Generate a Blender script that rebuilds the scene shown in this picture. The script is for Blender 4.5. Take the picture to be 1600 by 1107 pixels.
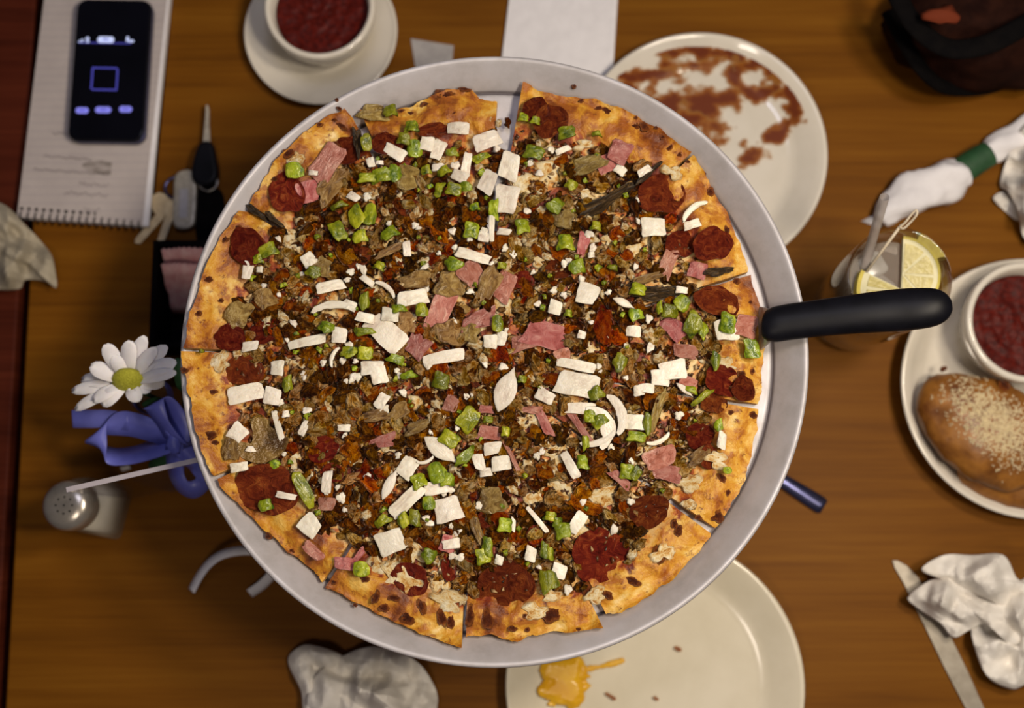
import bpy, bmesh, math, random
from math import sin, cos, pi, radians, sqrt, atan2, hypot
from mathutils import Vector, noise, Euler, Matrix

for o in list(bpy.data.objects):
    bpy.data.objects.remove(o)
random.seed(7)
scene = bpy.context.scene
COL = scene.collection

# ------------------------------------------------------------------ camera
F = 1950.0
TILT = radians(8.5)
CAMZ = 1.0
cd = bpy.data.cameras.new('camera')
cam = bpy.data.objects.new('camera', cd)
COL.objects.link(cam)
cam.location = (0, 0, CAMZ)
cam.rotation_euler = (TILT, 0, 0)
cd.sensor_fit = 'HORIZONTAL'
cd.sensor_width = 36.0
cd.lens = F / 1600 * 36.0
cd.clip_start = 0.01
cd.dof.use_dof = True
cd.dof.focus_distance = 0.806
cd.dof.aperture_fstop = 3.4
scene.camera = cam

# ------------------------------------------------------------------ light
w = bpy.data.worlds.new('room')
scene.world = w
w.use_nodes = True
w.node_tree.nodes['Background'].inputs[0].default_value = (0.62, 0.58, 0.72, 1)
w.node_tree.nodes['Background'].inputs[1].default_value = 0.06


def area(name, loc, target, size, power, color):
    l = bpy.data.lights.new(name, 'AREA')
    l.shape = 'DISK'
    l.size = size
    l.energy = power
    l.color = color
    o = bpy.data.objects.new(name, l)
    COL.objects.link(o)
    o.location = loc
    d = Vector(target) - Vector(loc)
    o.rotation_euler = d.to_track_quat('-Z', 'Y').to_euler()
    return o


area('pendant_or_fill_light', (0.42, 0.24, 1.00), (0.0, 0.12, 0.1), 0.14, 4.4, (1.0, 0.87, 0.70))
area('pendant_or_fill_light', (0.36, 0.02, 1.02), (0.0, 0.12, 0.1), 0.14, 4.9, (1.0, 0.87, 0.70))
area('pendant_or_fill_light', (-0.16, -0.42, 1.15), (-0.1, 0.1, 0.1), 0.22, 2.0, (1.0, 0.87, 0.74))  # added fill lamp that brightens the left and bottom items
area('window_light', (0.02, 0.50, 1.5), (0.0, 0.1, 0.1), 0.4, 2.6, (0.76, 0.78, 1.0))

scene.view_settings.view_transform = 'Standard'
scene.view_settings.look = 'None'
scene.view_settings.gamma = 1.0
scene.view_settings.use_curve_mapping = False
scene.view_settings.exposure = 0.0


# ------------------------------------------------------------------ helpers
def P(u, v, z=0.0):
    """pixel of the 1600x1107 photograph -> point of the horizontal plane at height z"""
    x = (u - 800.0) / F
    y = -(v - 553.5) / F
    d = Vector((x, y * cos(TILT) + sin(TILT), y * sin(TILT) - cos(TILT)))
    k = (z - CAMZ) / d.z
    return Vector((d.x * k, d.y * k, z))


ROOT = {}


def origin(o):
    return ROOT.get(o.name, Vector((0, 0, 0)))


def tag(o, label=None, cat=None, group=None, kind=None):
    if label: o['label'] = label
    if cat: o['category'] = cat
    if group: o['group'] = group
    if kind: o['kind'] = kind
    return o


def thing(name, loc, label, cat, group=None):
    o = bpy.data.objects.new(name, None)
    o.empty_display_size = 0.01
    COL.objects.link(o)
    o.location = loc
    ROOT[o.name] = Vector(loc)
    return tag(o, label, cat, group)


def M(name, verts, faces, mat, parent=None, smooth=True, attr=None, solid=0, org=None, bevel=0):
    """mesh from world-space verts; a child keeps its thing's origin"""
    if parent is not None:
        og = origin(parent)
    else:
        if org is None:
            n = len(verts)
            org = Vector((sum(v[0] for v in verts) / n, sum(v[1] for v in verts) / n, min(v[2] for v in verts)))
        og = Vector(org)
    me = bpy.data.meshes.new(name)
    me.from_pydata([(v[0] - og.x, v[1] - og.y, v[2] - og.z) for v in verts], [], faces)
    me.update()
    if attr:
        for an, vals in attr.items():
            a = me.attributes.new(an, 'FLOAT', 'POINT')
            a.data.foreach_set('value', vals)
    if smooth:
        me.polygons.foreach_set('use_smooth', [True] * len(me.polygons))
    if mat: me.materials.append(mat)
    o = bpy.data.objects.new(name, me)
    COL.objects.link(o)
    if parent is not None:
        o.parent = parent
    else:
        o.location = og
    ROOT[o.name] = og
    if solid:
        md = o.modifiers.new('solid', 'SOLIDIFY')
        md.thickness = solid
        md.offset = 0
    if bevel:
        md = o.modifiers.new('bevel', 'BEVEL')
        md.width = bevel
        md.segments = 3
        md.limit_method = 'ANGLE'
    return o


def place(me, name, parent, loc, rot=(0, 0, 0), scale=(1, 1, 1)):
    o = bpy.data.objects.new(name, me)
    COL.objects.link(o)
    o.parent = parent
    o.location = Vector(loc) - (origin(parent) if parent else Vector((0, 0, 0)))
    o.rotation_euler = rot
    o.scale = scale
    return o


def lathe(profile, c, seg=64, sx=1.0, sy=1.0, closed=False):
    """profile of (r, z); r == 0 gives a pole"""
    vs, fs, idx = [], [], []
    for r, z in profile:
        if r <= 1e-7:
            idx.append([len(vs)])
            vs.append((c[0], c[1], c[2] + z))
        else:
            row = []
            for k in range(seg):
                a = 2 * pi * k / seg
                row.append(len(vs))
                vs.append((c[0] + r * sx * cos(a), c[1] + r * sy * sin(a), c[2] + z))
            idx.append(row)
    prs = list(zip(idx[:-1], idx[1:]))
    if closed: prs.append((idx[-1], idx[0]))
    for A, B in prs:
        for k in range(seg):
            k2 = (k + 1) % seg
            if len(A) == 1 and len(B) == 1: continue
            if len(A) == 1: fs.append((A[0], B[k], B[k2]))
            elif len(B) == 1: fs.append((A[k], B[0], A[k2]))
            else: fs.append((A[k], B[k], B[k2], A[k2]))
    return vs, fs


def tube(pts, rad, seg=10, flat=1.0, caps=True):
    pts = [Vector(p) for p in pts]
    n = len(pts)
    rads = rad if isinstance(rad, (list, tuple)) else [rad] * n
    vs, fs = [], []
    up = Vector((0, 0, 1))
    for i, p in enumerate(pts):
        t = (pts[min(i + 1, n - 1)] - pts[max(i - 1, 0)]).normalized()
        s = t.cross(up)
        if s.length < 1e-4: s = Vector((1, 0, 0))
        s.normalize()
        b = s.cross(t).normalized()
        for k in range(seg):
            a = 2 * pi * k / seg
            vs.append(p + s * rads[i] * cos(a) + b * rads[i] * flat * sin(a))
    for i in range(n - 1):
        for k in range(seg):
            k2 = (k + 1) % seg
            fs.append((i * seg + k, i * seg + k2, (i + 1) * seg + k2, (i + 1) * seg + k))
    if caps:
        fs.append(tuple(range(seg))[::-1])
        fs.append(tuple((n - 1) * seg + k for k in range(seg)))
    return vs, fs


def prism(outline, z0, z1):
    n = len(outline)
    vs = [(p[0], p[1], z0) for p in outline] + [(p[0], p[1], z1) for p in outline]
    fs = [tuple(range(n))[::-1], tuple(range(n, 2 * n))]
    for k in range(n):
        fs.append((k, (k + 1) % n, n + (k + 1) % n, n + k))
    return vs, fs


def ccw(pts):
    a = sum(pts[i][0] * pts[(i + 1) % len(pts)][1] - pts[(i + 1) % len(pts)][0] * pts[i][1] for i in range(len(pts)))
    return pts if a > 0 else pts[::-1]


def rrect(cx, cy, w, h, r, ang=0, n=6):
    out = []
    for sx, sy, a0 in ((1, 1, 0), (-1, 1, 90), (-1, -1, 180), (1, -1, 270)):
        for k in range(n + 1):
            a = radians(a0 + 90 * k / n)
            x, y = sx * (w / 2 - r) + r * cos(a), sy * (h / 2 - r) + r * sin(a)
            out.append((cx + x * cos(ang) - y * sin(ang), cy + x * sin(ang) + y * cos(ang)))
    return out


def catmull(pts, n=8, closed=False):
    pts = [Vector(p) for p in pts]
    out = []
    m = len(pts)
    for i in range(m if closed else m - 1):
        if closed:
            p0, p1, p2, p3 = pts[(i - 1) % m], pts[i], pts[(i + 1) % m], pts[(i + 2) % m]
        else:
            p0, p1, p2, p3 = pts[max(i - 1, 0)], pts[i], pts[i + 1], pts[min(i + 2, m - 1)]
        for k in range(n):
            t = k / n
            out.append(0.5 * ((2 * p1) + (p2 - p0) * t + (2 * p0 - 5 * p1 + 4 * p2 - p3) * t * t + (3 * p1 - p0 - 3 * p2 + p3) * t ** 3))
    if not closed: out.append(pts[-1])
    return out


def strip(pts, wdir, width):
    """flat band: pts centre line, wdir one vector or one per point"""
    vs, fs = [], []
    n = len(pts)
    for i, p in enumerate(pts):
        wd = Vector(wdir[i] if isinstance(wdir, list) else wdir).normalized()
        ww = width[i] if isinstance(width, list) else width
        for s in (-0.5, 0, 0.5):
            vs.append(Vector(p) + wd * ww * s)
    for i in range(n - 1):
        for k in range(2):
            fs.append((i * 3 + k, i * 3 + k + 1, i * 3 + k + 4, i * 3 + k + 3))
    return vs, fs


def smooth01(a, b, x):
    t = min(1, max(0, (x - a) / (b - a)))
    return t * t * (3 - 2 * t)


def join(parts):
    vs, fs = [], []
    for v, f in parts:
        b = len(vs)
        vs += list(v)
        fs += [tuple(i + b for i in q) for q in f]
    return vs, fs


# ------------------------------------------------------------------ materials
class NT:
    def __init__(s, name):
        s.m = bpy.data.materials.new(name)
        s.m.use_nodes = True
        s.t = s.m.node_tree
        s.b = s.t.nodes['Principled BSDF']
        s.out = s.t.nodes['Material Output']

    def n(s, ty, **kw):
        nd = s.t.nodes.new(ty)
        for k, v in kw.items():
            if k.startswith('i_'):
                key = k[2:]
                nd.inputs[int(key) if key.isdigit() else key].default_value = v
            else:
                setattr(nd, k, v)
        return nd

    def l(s, a, b):
        s.t.links.new(a, b)

    def coord(s, scale=(1, 1, 1), rot=(0, 0, 0), kind='Object'):
        c = s.n('ShaderNodeTexCoord')
        mp = s.n('ShaderNodeMapping')
        mp.inputs['Scale'].default_value = scale
        mp.inputs['Rotation'].default_value = rot
        s.l(c.outputs[kind], mp.inputs[0])
        return mp.outputs[0]

    def noise(s, co, scale, detail=4, rough=0.6, dist=0):
        nd = s.n('ShaderNodeTexNoise')
        nd.inputs['Scale'].default_value = scale
        nd.inputs['Detail'].default_value = detail
        nd.inputs['Roughness'].default_value = rough
        nd.inputs['Distortion'].default_value = dist
        s.l(co, nd.inputs['Vector'])
        return nd.outputs[0]

    def ramp(s, fac, stops, interp='LINEAR'):
        r = s.n('ShaderNodeValToRGB')
        r.color_ramp.interpolation = interp
        e = r.color_ramp.elements
        while len(e) > 1: e.remove(e[-1])
        e[0].position = stops[0][0]
        e[0].color = col(stops[0][1])
        for p, c in stops[1:]:
            x = e.new(p)
            x.color = col(c)
        s.l(fac, r.inputs[0])
        return r.outputs[0]

    def mix(s, fac, a, b, mode='MIX'):
        nd = s.n('ShaderNodeMix', data_type='RGBA', blend_type=mode)
        for sock, val in ((nd.inputs[0], fac), (nd.inputs[6], a), (nd.inputs[7], b)):
            if hasattr(val, 'is_output'): s.l(val, sock)
            elif isinstance(val, (int, float)): sock.default_value = val
            else: sock.default_value = col(val)
        return nd.outputs[2]

    def math(s, op, a, b=0.0, clamp=False):
        nd = s.n('ShaderNodeMath', operation=op, use_clamp=clamp)
        for sock, val in ((nd.inputs[0], a), (nd.inputs[1], b)):
            if hasattr(val, 'is_output'): s.l(val, sock)
            else: sock.default_value = val
        return nd.outputs[0]

    def bump(s, h, strength=0.3, dist=0.001):
        b = s.n('ShaderNodeBump')
        b.inputs['Strength'].default_value = strength
        b.inputs['Distance'].default_value = dist
        s.l(h, b.inputs['Height'])
        s.l(b.outputs[0], s.b.inputs['Normal'])

    def base(s, c):
        if hasattr(c, 'is_output'): s.l(c, s.b.inputs['Base Color'])
        else: s.b.inputs['Base Color'].default_value = col(c)

    def set(s, rough=0.5, metal=0.0, spec=0.5, trans=0, sss=0, coat=0):
        s.b.inputs['Roughness'].default_value = rough
        s.b.inputs['Metallic'].default_value = metal
        s.b.inputs['Specular IOR Level'].default_value = spec
        s.b.inputs['Transmission Weight'].default_value = trans
        s.b.inputs['Coat Weight'].default_value = coat
        if sss:
            s.b.inputs['Subsurface Weight'].default_value = sss
            s.b.inputs['Subsurface Radius'].default_value = (0.003, 0.002, 0.001)
            s.b.inputs['Subsurface Scale'].default_value = 0.5
        return s.m


def col(c):
    return (c[0], c[1], c[2], 1.0) if len(c) == 3 else c


def mottled(name, c1, c2, scale=200, rough=0.5, metal=0, spec=0.5, bump=0.0, dist=0.001, lo=0.35, hi=0.65, sss=0, rnd=False, coat=0):
    k = NT(name)
    co = k.coord()
    f = k.noise(co, scale)
    c = k.ramp(f, [(lo, c1), (hi, c2)])
    if rnd:
        oi = k.n('ShaderNodeObjectInfo')
        f2 = k.math('MULTIPLY_ADD', oi.outputs['Random'], 0.55)
        k.t.nodes[-1].inputs[2].default_value = 0.7
        hs = k.n('ShaderNodeHueSaturation')
        k.l(f2, hs.inputs['Value'])
        k.l(c, hs.inputs['Color'])
        c = hs.outputs[0]
    k.base(c)
    if bump: k.bump(f, bump, dist)
    return k.set(rough, metal, spec, sss=sss, coat=coat)


def thin_glass(name, tint, refl=0.5, rough=0.02):
    k = NT(name)
    tr = k.n('ShaderNodeBsdfTransparent')
    tr.inputs[0].default_value = col(tint)
    gl = k.n('ShaderNodeBsdfGlossy')
    gl.inputs['Roughness'].default_value = rough
    gl.inputs[0].default_value = (1, 1, 1, 1)
    fr = k.n('ShaderNodeLayerWeight')
    fr.inputs[0].default_value = 0.5
    fac = k.math('MULTIPLY', k.math('POWER', fr.outputs['Facing'], 2.2), refl, True)
    mx = k.n('ShaderNodeMixShader')
    k.l(k.math('ADD', fac, 0.03), mx.inputs[0])
    k.l(tr.outputs[0], mx.inputs[1])
    k.l(gl.outputs[0], mx.inputs[2])
    k.l(mx.outputs[0], k.out.inputs[0])
    return k.m


def wood(name, dark, mid, light, rough=0.32):
    k = NT(name)
    co = k.coord((2.2, 46, 1))
    a = k.noise(co, 1.6, 6, 0.62, 0.35)
    co2 = k.coord((6, 330, 1))
    b = k.noise(co2, 1.0, 4, 0.7)
    co3 = k.coord((1.2, 5, 1))
    d = k.noise(co3, 2.0, 3, 0.5, 0.6)
    f = k.math('ADD', k.math('MULTIPLY', a, 0.5), k.math('ADD', k.math('MULTIPLY', b, 0.25), k.math('MULTIPLY', d, 0.25)))
    k.base(k.ramp(f, [(0.33, dark), (0.5, mid), (0.66, light)]))
    k.bump(b, 0.05, 0.0004)
    return k.set(0.5, spec=0.07)


m_table = wood('table_wood', (0.090, 0.029, 0.002), (0.155, 0.055, 0.0035), (0.20, 0.078, 0.006))
m_table2 = wood('dark_wood', (0.035, 0.006, 0.003), (0.075, 0.014, 0.006), (0.11, 0.022, 0.009))
m_floor = mottled('floor_dark', (0.006, 0.004, 0.004), (0.012, 0.008, 0.008), 8, 0.8)
m_ceramic = mottled('ceramic', (0.66, 0.61, 0.52), (0.71, 0.66, 0.575), 30, 0.12, spec=0.5, coat=0.3)
m_ceramic2 = mottled('ceramic_warm', (0.62, 0.56, 0.43), (0.67, 0.61, 0.48), 30, 0.2, coat=0.2)
m_paper = mottled('napkin_paper', (0.70, 0.66, 0.60), (0.78, 0.745, 0.69), 60, 0.95, spec=0.1, bump=0.2, dist=0.0006)
m_paper2 = mottled('white_paper', (0.74, 0.72, 0.74), (0.80, 0.78, 0.80), 90, 0.9, spec=0.15)
m_black = mottled('black_plastic', (0.003, 0.003, 0.0045), (0.005, 0.005, 0.008), 60, 0.42, spec=0.14)
m_blackm = mottled('black_matte', (0.0022, 0.0018, 0.0022), (0.004, 0.0032, 0.0032), 90, 0.85, spec=0.06)
m_screen = mottled('phone_glass', (0.002, 0.002, 0.004), (0.003, 0.003, 0.006), 20, 0.08, spec=0.3)
m_steel = mottled('steel', (0.34, 0.32, 0.29), (0.44, 0.42, 0.39), 120, 0.45, metal=0.75)
m_chrome = mottled('chrome', (0.36, 0.325, 0.275), (0.45, 0.41, 0.36), 90, 0.25, metal=0.7)
m_brass = mottled('brass', (0.60, 0.46, 0.27), (0.72, 0.58, 0.36), 200, 0.4, metal=0.25)
m_nickel = mottled('nickel', (0.38, 0.34, 0.27), (0.52, 0.47, 0.38), 250, 0.4, metal=0.3)
m_ribbon = mottled('satin_ribbon', (0.105, 0.115, 0.44), (0.15, 0.165, 0.56), 40, 0.38, spec=0.5)
m_petal = mottled('petal', (0.74, 0.70, 0.71), (0.82, 0.79, 0.79), 80, 0.7, spec=0.2, sss=0.2)
m_disc = mottled('flower_disc', (0.28, 0.27, 0.01), (0.42, 0.40, 0.03), 700, 0.8, bump=0.8, dist=0.001)
m_leafg = mottled('flower_leaf', (0.015, 0.06, 0.015), (0.03, 0.11, 0.03), 120, 0.6)
m_green = mottled('green_band', (0.012, 0.055, 0.018), (0.018, 0.075, 0.025), 90, 0.6)
m_bread = mottled('baked_crust', (0.11, 0.032, 0.004), (0.33, 0.135, 0.020), 48, 0.45, bump=0.45, dist=0.003, lo=0.32, hi=0.66)
m_parm = mottled('parmesan', (0.62, 0.52, 0.32), (0.78, 0.68, 0.46), 400, 0.8)
m_sauce = mottled('tomato_sauce', (0.040, 0.003, 0.002), (0.10, 0.008, 0.004), 260, 0.5, spec=0.12, bump=0.5, dist=0.001)
m_mustard = mottled('mustard', (0.62, 0.30, 0.008), (0.74, 0.42, 0.015), 60, 0.3, bump=0.4, dist=0.002)
m_leather = mottled('brown_leather', (0.010, 0.0028, 0.0018), (0.022, 0.0065, 0.0035), 60, 0.8, spec=0.06, bump=0.5, dist=0.003)
m_redtag = mottled('red_tag', (0.11, 0.02, 0.008), (0.16, 0.032, 0.012), 60, 0.8, spec=0.1)
m_pink = mottled('pink_paper', (0.56, 0.22, 0.20), (0.70, 0.42, 0.36), 90, 0.8)
m_glass = thin_glass('clear_glass', (0.90, 0.90, 0.87), 0.85)
m_water = mottled('water', (0.40, 0.355, 0.31), (0.46, 0.41, 0.36), 60, 0.08)
m_water.node_tree.nodes['Principled BSDF'].inputs['Alpha'].default_value = 0.36
m_acryl = thin_glass('clear_acrylic', (0.90, 0.90, 0.93), 0.3, 0.1)
m_ice = mottled('ice', (0.44, 0.41, 0.37), (0.58, 0.55, 0.50), 90, 0.2)
m_ice.node_tree.nodes['Principled BSDF'].inputs['Alpha'].default_value = 0.55
m_salt = mottled('salt', (0.52, 0.49, 0.43), (0.62, 0.59, 0.53), 900, 0.9)
m_hole = mottled('shaker_hole', (0.02, 0.018, 0.015), (0.03, 0.027, 0.02), 90, 0.7)
m_rind = mottled('lemon_rind', (0.46, 0.36, 0.02), (0.54, 0.44, 0.035), 300, 0.5)
m_pith = mottled('lemon_pith', (0.60, 0.56, 0.34), (0.66, 0.62, 0.41), 200, 0.7)
m_pulp = mottled('lemon_pulp', (0.36, 0.29, 0.06), (0.47, 0.40, 0.11), 350, 0.3, bump=0.4, dist=0.0006)
m_straw = mottled('straw_plastic', (0.42, 0.36, 0.33), (0.50, 0.44, 0.41), 90, 0.35)
m_straw.node_tree.nodes['Principled BSDF'].inputs['Alpha'].default_value = 0.62
m_shglass = mottled('shaker_glass', (0.50, 0.44, 0.33), (0.62, 0.56, 0.44), 60, 0.12)
m_shglass.node_tree.nodes['Principled BSDF'].inputs['Alpha'].default_value = 0.38
m_pick = mottled('pick_wood', (0.50, 0.42, 0.30), (0.62, 0.53, 0.40), 200, 0.6)
m_scrap = mottled('scrap_film', (0.30, 0.28, 0.27), (0.40, 0.375, 0.36), 60, 0.35)
m_ink = mottled('ink', (0.16, 0.13, 0.14), (0.22, 0.19, 0.19), 90, 0.9)


def emis(name, c, s):
    k = NT(name)
    k.base((0, 0, 0))
    k.b.inputs['Emission Color'].default_value = col(c)
    k.b.inputs['Emission Strength'].default_value = s
    return k.m


m_uiblue = emis('screen_blue', (0.14, 0.13, 0.85), 0.55)
m_uipill = emis('screen_pill', (0.28, 0.27, 0.95), 0.8)
m_uiwhite = emis('screen_white', (0.62, 0.68, 1.0), 1.0)

# aluminium pan
k = NT('pan_aluminium')
co = k.coord()
f = k.noise(co, 30, 6, 0.65)
g = k.noise(k.coord((60, 60, 60)), 14, 3)
alu = k.ramp(f, [(0.3, (0.37, 0.35, 0.35)), (0.52, (0.47, 0.45, 0.465)), (0.72, (0.52, 0.505, 0.535))])
sp_ = k.n('ShaderNodeVectorMath', operation='MULTIPLY')
sp_.inputs[1].default_value = (1 / 0.2029, 1 / 0.1976, 0)
k.l(co, sp_.inputs[0])
rl = k.n('ShaderNodeVectorMath', operation='LENGTH')
k.l(sp_.outputs[0], rl.inputs[0])
PAN_SCALE = sp_
dr = k.math('ABSOLUTE', k.math('SUBTRACT', rl.outputs['Value'], 0.9025))
gr = k.math('SUBTRACT', 1.0, k.math('DIVIDE', dr, 0.0085), True)
st_ = k.ramp(k.noise(k.coord((1, 1, 1)), 11, 5, 0.7), [(0.52, (0, 0, 0)), (0.75, (0.35, 0.35, 0.35))])
k.base(k.mix(k.math('MULTIPLY', gr, 1.6, True), k.mix(st_, alu, (0.36, 0.32, 0.29)), (0.09, 0.075, 0.08)))
rr = k.ramp(f, [(0.3, (0.6, 0.6, 0.6)), (0.7, (0.45, 0.45, 0.45))])
k.set(0.5, 0.25, 0.35)
k.l(rr, k.b.inputs['Roughness'])
k.bump(g, 0.05, 0.0005)
m_pan = k.m

# pad page with printed rules and one pencil smudge
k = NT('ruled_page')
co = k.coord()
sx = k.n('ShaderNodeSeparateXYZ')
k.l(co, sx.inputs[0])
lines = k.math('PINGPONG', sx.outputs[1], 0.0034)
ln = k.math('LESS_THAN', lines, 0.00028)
base = k.ramp(k.noise(co, 50), [(0.3, (0.43, 0.38, 0.365)), (0.7, (0.49, 0.435, 0.415))])  # page tone kept low, the left side's dimness painted in
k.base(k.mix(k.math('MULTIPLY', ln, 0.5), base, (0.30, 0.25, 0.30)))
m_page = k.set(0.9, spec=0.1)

# smear of sauce: colour follows the amount of sauce left on the plate
k = NT('sauce_smear')
at = k.n('ShaderNodeAttribute', attribute_name='amount')
f = k.noise(k.coord(), 260, 4)
s = k.math('ADD', at.outputs['Fac'], k.math('MULTIPLY', k.math('SUBTRACT', f, 0.5), 0.5))
k.base(k.ramp(s, [(0.0, (0.56, 0.36, 0.15)), (0.25, (0.43, 0.18, 0.035)), (0.55, (0.27, 0.080, 0.011)), (0.95, (0.15, 0.028, 0.006))]))
al = k.ramp(s, [(0.02, (0, 0, 0)), (0.2, (0.4, 0.4, 0.4)), (0.5, (0.9, 0.9, 0.9))])
k.l(al, k.b.inputs['Alpha'])
m_smear = k.set(0.5, spec=0.12)

# pizza base: sauce and melted cheese inside, baked crust outside
k = NT('pizza_base')
at = k.n('ShaderNodeAttribute', attribute_name='crust')
co = k.coord()
n1 = k.noise(co, 75, 5, 0.62, 0.4)
n2 = k.noise(co, 190, 5, 0.65)
n3 = k.noise(co, 38, 3, 0.5)
n0 = k.noise(co, 45, 6, 0.62, 0.5)
inner = k.ramp(n1, [(0.30, (0.07, 0.008, 0.003)), (0.42, (0.20, 0.030, 0.007)), (0.49, (0.38, 0.095, 0.014)), (0.55, (0.56, 0.27, 0.055)), (0.64, (0.72, 0.54, 0.26))])
crust = k.ramp(n0, [(0.33, (0.12, 0.026, 0.004)), (0.42, (0.27, 0.078, 0.008)), (0.49, (0.45, 0.18, 0.014)), (0.555, (0.56, 0.27, 0.024)), (0.63, (0.66, 0.41, 0.09)), (0.73, (0.76, 0.58, 0.28))])
crust = k.mix(k.ramp(n1, [(0.53, (0, 0, 0)), (0.62, (0.85, 0.85, 0.85))]), crust, (0.30, 0.085, 0.009))
crust = k.mix(k.ramp(n2, [(0.58, (0, 0, 0)), (0.68, (0.9, 0.9, 0.9))]), crust, (0.15, 0.034, 0.006))
edge = k.math('ADD', at.outputs['Fac'], k.math('MULTIPLY', k.math('SUBTRACT', n1, 0.5), 0.22))
fac = k.ramp(edge, [(0.855, (0, 0, 0)), (0.885, (1, 1, 1))])
k.base(k.mix(fac, inner, crust))
k.bump(k.math('ADD', n1, k.math('MULTIPLY', n2, 0.6)), 0.55, 0.003)
m_pizza = k.set(0.42, spec=0.3)
m_dough = mottled('dough_side', (0.42, 0.20, 0.04), (0.62, 0.36, 0.10), 120, 0.7)

# toppings (their coordinates run from -0.5 to 0.5 over each piece, shifted by piece)
def topping(name, stops, scale=2.5, rough=0.4, spec=0.4, bump=0.5, dist=0.15, val=(0.7, 1.2), hue=0.0, sss=0, fade=None, core=None, detail=5, nr=0.62, sat=1.0):
    k = NT(name)
    oi = k.n('ShaderNodeObjectInfo')
    c = k.n('ShaderNodeTexCoord').outputs['Object']
    sh = k.n('ShaderNodeVectorMath', operation='ADD')
    k.l(c, sh.inputs[0])
    cm = k.n('ShaderNodeCombineXYZ')
    for q in range(3): k.l(k.math('MULTIPLY', oi.outputs['Random'], (37.0, 91.0, 53.0)[q]), cm.inputs[q])
    k.l(cm.outputs[0], sh.inputs[1])
    f = k.noise(sh.outputs[0], scale, detail, nr)
    ln = k.n('ShaderNodeVectorMath', operation='LENGTH')
    fl = k.n('ShaderNodeVectorMath', operation='MULTIPLY')
    fl.inputs[1].default_value = (1, 1, 0)
    k.l(c, fl.inputs[0])
    k.l(fl.outputs[0], ln.inputs[0])
    rad = ln.outputs['Value']
    g = f
    if core: g = k.math('ADD', f, k.math('MULTIPLY', k.math('SUBTRACT', rad, 0.25), core))
    cc = k.ramp(g, stops)
    hs = k.n('ShaderNodeHueSaturation')
    md = k.n('ShaderNodeMapRange')
    md.inputs['To Min'].default_value, md.inputs['To Max'].default_value = val
    k.l(oi.outputs['Random'], md.inputs[0])
    k.l(md.outputs[0], hs.inputs['Value'])
    if hue:
        r2 = k.math('FRACT', k.math('MULTIPLY', oi.outputs['Random'], 17.3))
        k.l(k.math('ADD', k.math('MULTIPLY', k.math('SUBTRACT', r2, 0.5), hue), 0.5), hs.inputs['Hue'])
    hs.inputs['Saturation'].default_value = sat
    k.l(cc, hs.inputs['Color'])
    k.base(hs.outputs[0])
    if bump: k.bump(f, bump, dist)
    if fade:
        a = k.math('SUBTRACT', k.math('ADD', rad, k.math('MULTIPLY', k.math('SUBTRACT', f, 0.5), 0.35)), fade[0])
        a = k.math('SUBTRACT', 1.0, k.math('DIVIDE', a, fade[1] - fade[0]), True)
        k.l(a, k.b.inputs['Alpha'])
    return k.set(rough, spec=spec, sss=sss)


m_onion = topping('onion', [(0.32, (0.60, 0.50, 0.40)), (0.45, (0.76, 0.69, 0.56)), (0.7, (0.82, 0.78, 0.68))], 1.6, 0.35, 0.4, 0.15, 0.1, (0.82, 1.06), 0.02, sss=0.15)
m_pepper = topping('green_pepper', [(0.32, (0.035, 0.075, 0.004)), (0.45, (0.17, 0.21, 0.006)), (0.58, (0.34, 0.38, 0.014)), (0.72, (0.52, 0.52, 0.07))], 1.0, 0.25, 0.5, 0.2, 0.1, (0.5, 1.15), 0.04)
m_ham = topping('ham', [(0.30, (0.24, 0.055, 0.035)), (0.45, (0.40, 0.13, 0.10)), (0.6, (0.50, 0.215, 0.17)), (0.75, (0.62, 0.37, 0.28))], 1.7, 0.35, 0.45, 0.35, 0.1, (0.7, 1.1), 0.03, sss=0.1)
m_pep = topping('pepperoni', [(0.30, (0.055, 0.007, 0.004)), (0.44, (0.16, 0.020, 0.008)), (0.56, (0.27, 0.045, 0.012)), (0.66, (0.42, 0.11, 0.025)), (0.78, (0.50, 0.24, 0.08))], 3.2, 0.28, 0.5, 0.7, 0.08, (0.75, 1.15), 0.02, core=0.0, detail=7, nr=0.7)
m_mush = topping('mushroom', [(0.30, (0.075, 0.035, 0.010)), (0.45, (0.22, 0.125, 0.032)), (0.6, (0.36, 0.235, 0.075)), (0.75, (0.50, 0.38, 0.17))], 1.8, 0.35, 0.45, 0.4, 0.1, (0.65, 1.15), 0.03)
m_mush_cut = topping('mushroom_or_cut_shade', [(0.35, (0.010, 0.006, 0.003)), (0.55, (0.05, 0.028, 0.010)), (0.7, (0.20, 0.12, 0.045))], 3.0, 0.4, 0.4, 0.5, 0.1)
m_burn = topping('burnt_bubble', [(0.15, (0.030, 0.006, 0.003)), (0.45, (0.085, 0.018, 0.005)), (0.65, (0.22, 0.060, 0.010)), (0.85, (0.42, 0.17, 0.025))], 3.0, 0.4, 0.4, 0.5, 0.1, (0.85, 1.1), core=0.9, fade=(0.36, 0.50))
m_beef = topping('beef', [(0.30, (0.014, 0.0045, 0.002)), (0.44, (0.075, 0.022, 0.006)), (0.57, (0.21, 0.078, 0.020)), (0.72, (0.44, 0.215, 0.066))], 1.8, 0.35, 0.3, 0.8, 0.15, (0.5, 1.4), 0.03, sat=1.12)
m_saus = topping('sausage', [(0.28, (0.10, 0.034, 0.010)), (0.41, (0.36, 0.165, 0.055)), (0.53, (0.62, 0.38, 0.17)), (0.68, (0.78, 0.60, 0.37))], 1.7, 0.38, 0.3, 0.8, 0.15, (0.65, 1.3), 0.03, sat=1.18)
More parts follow.
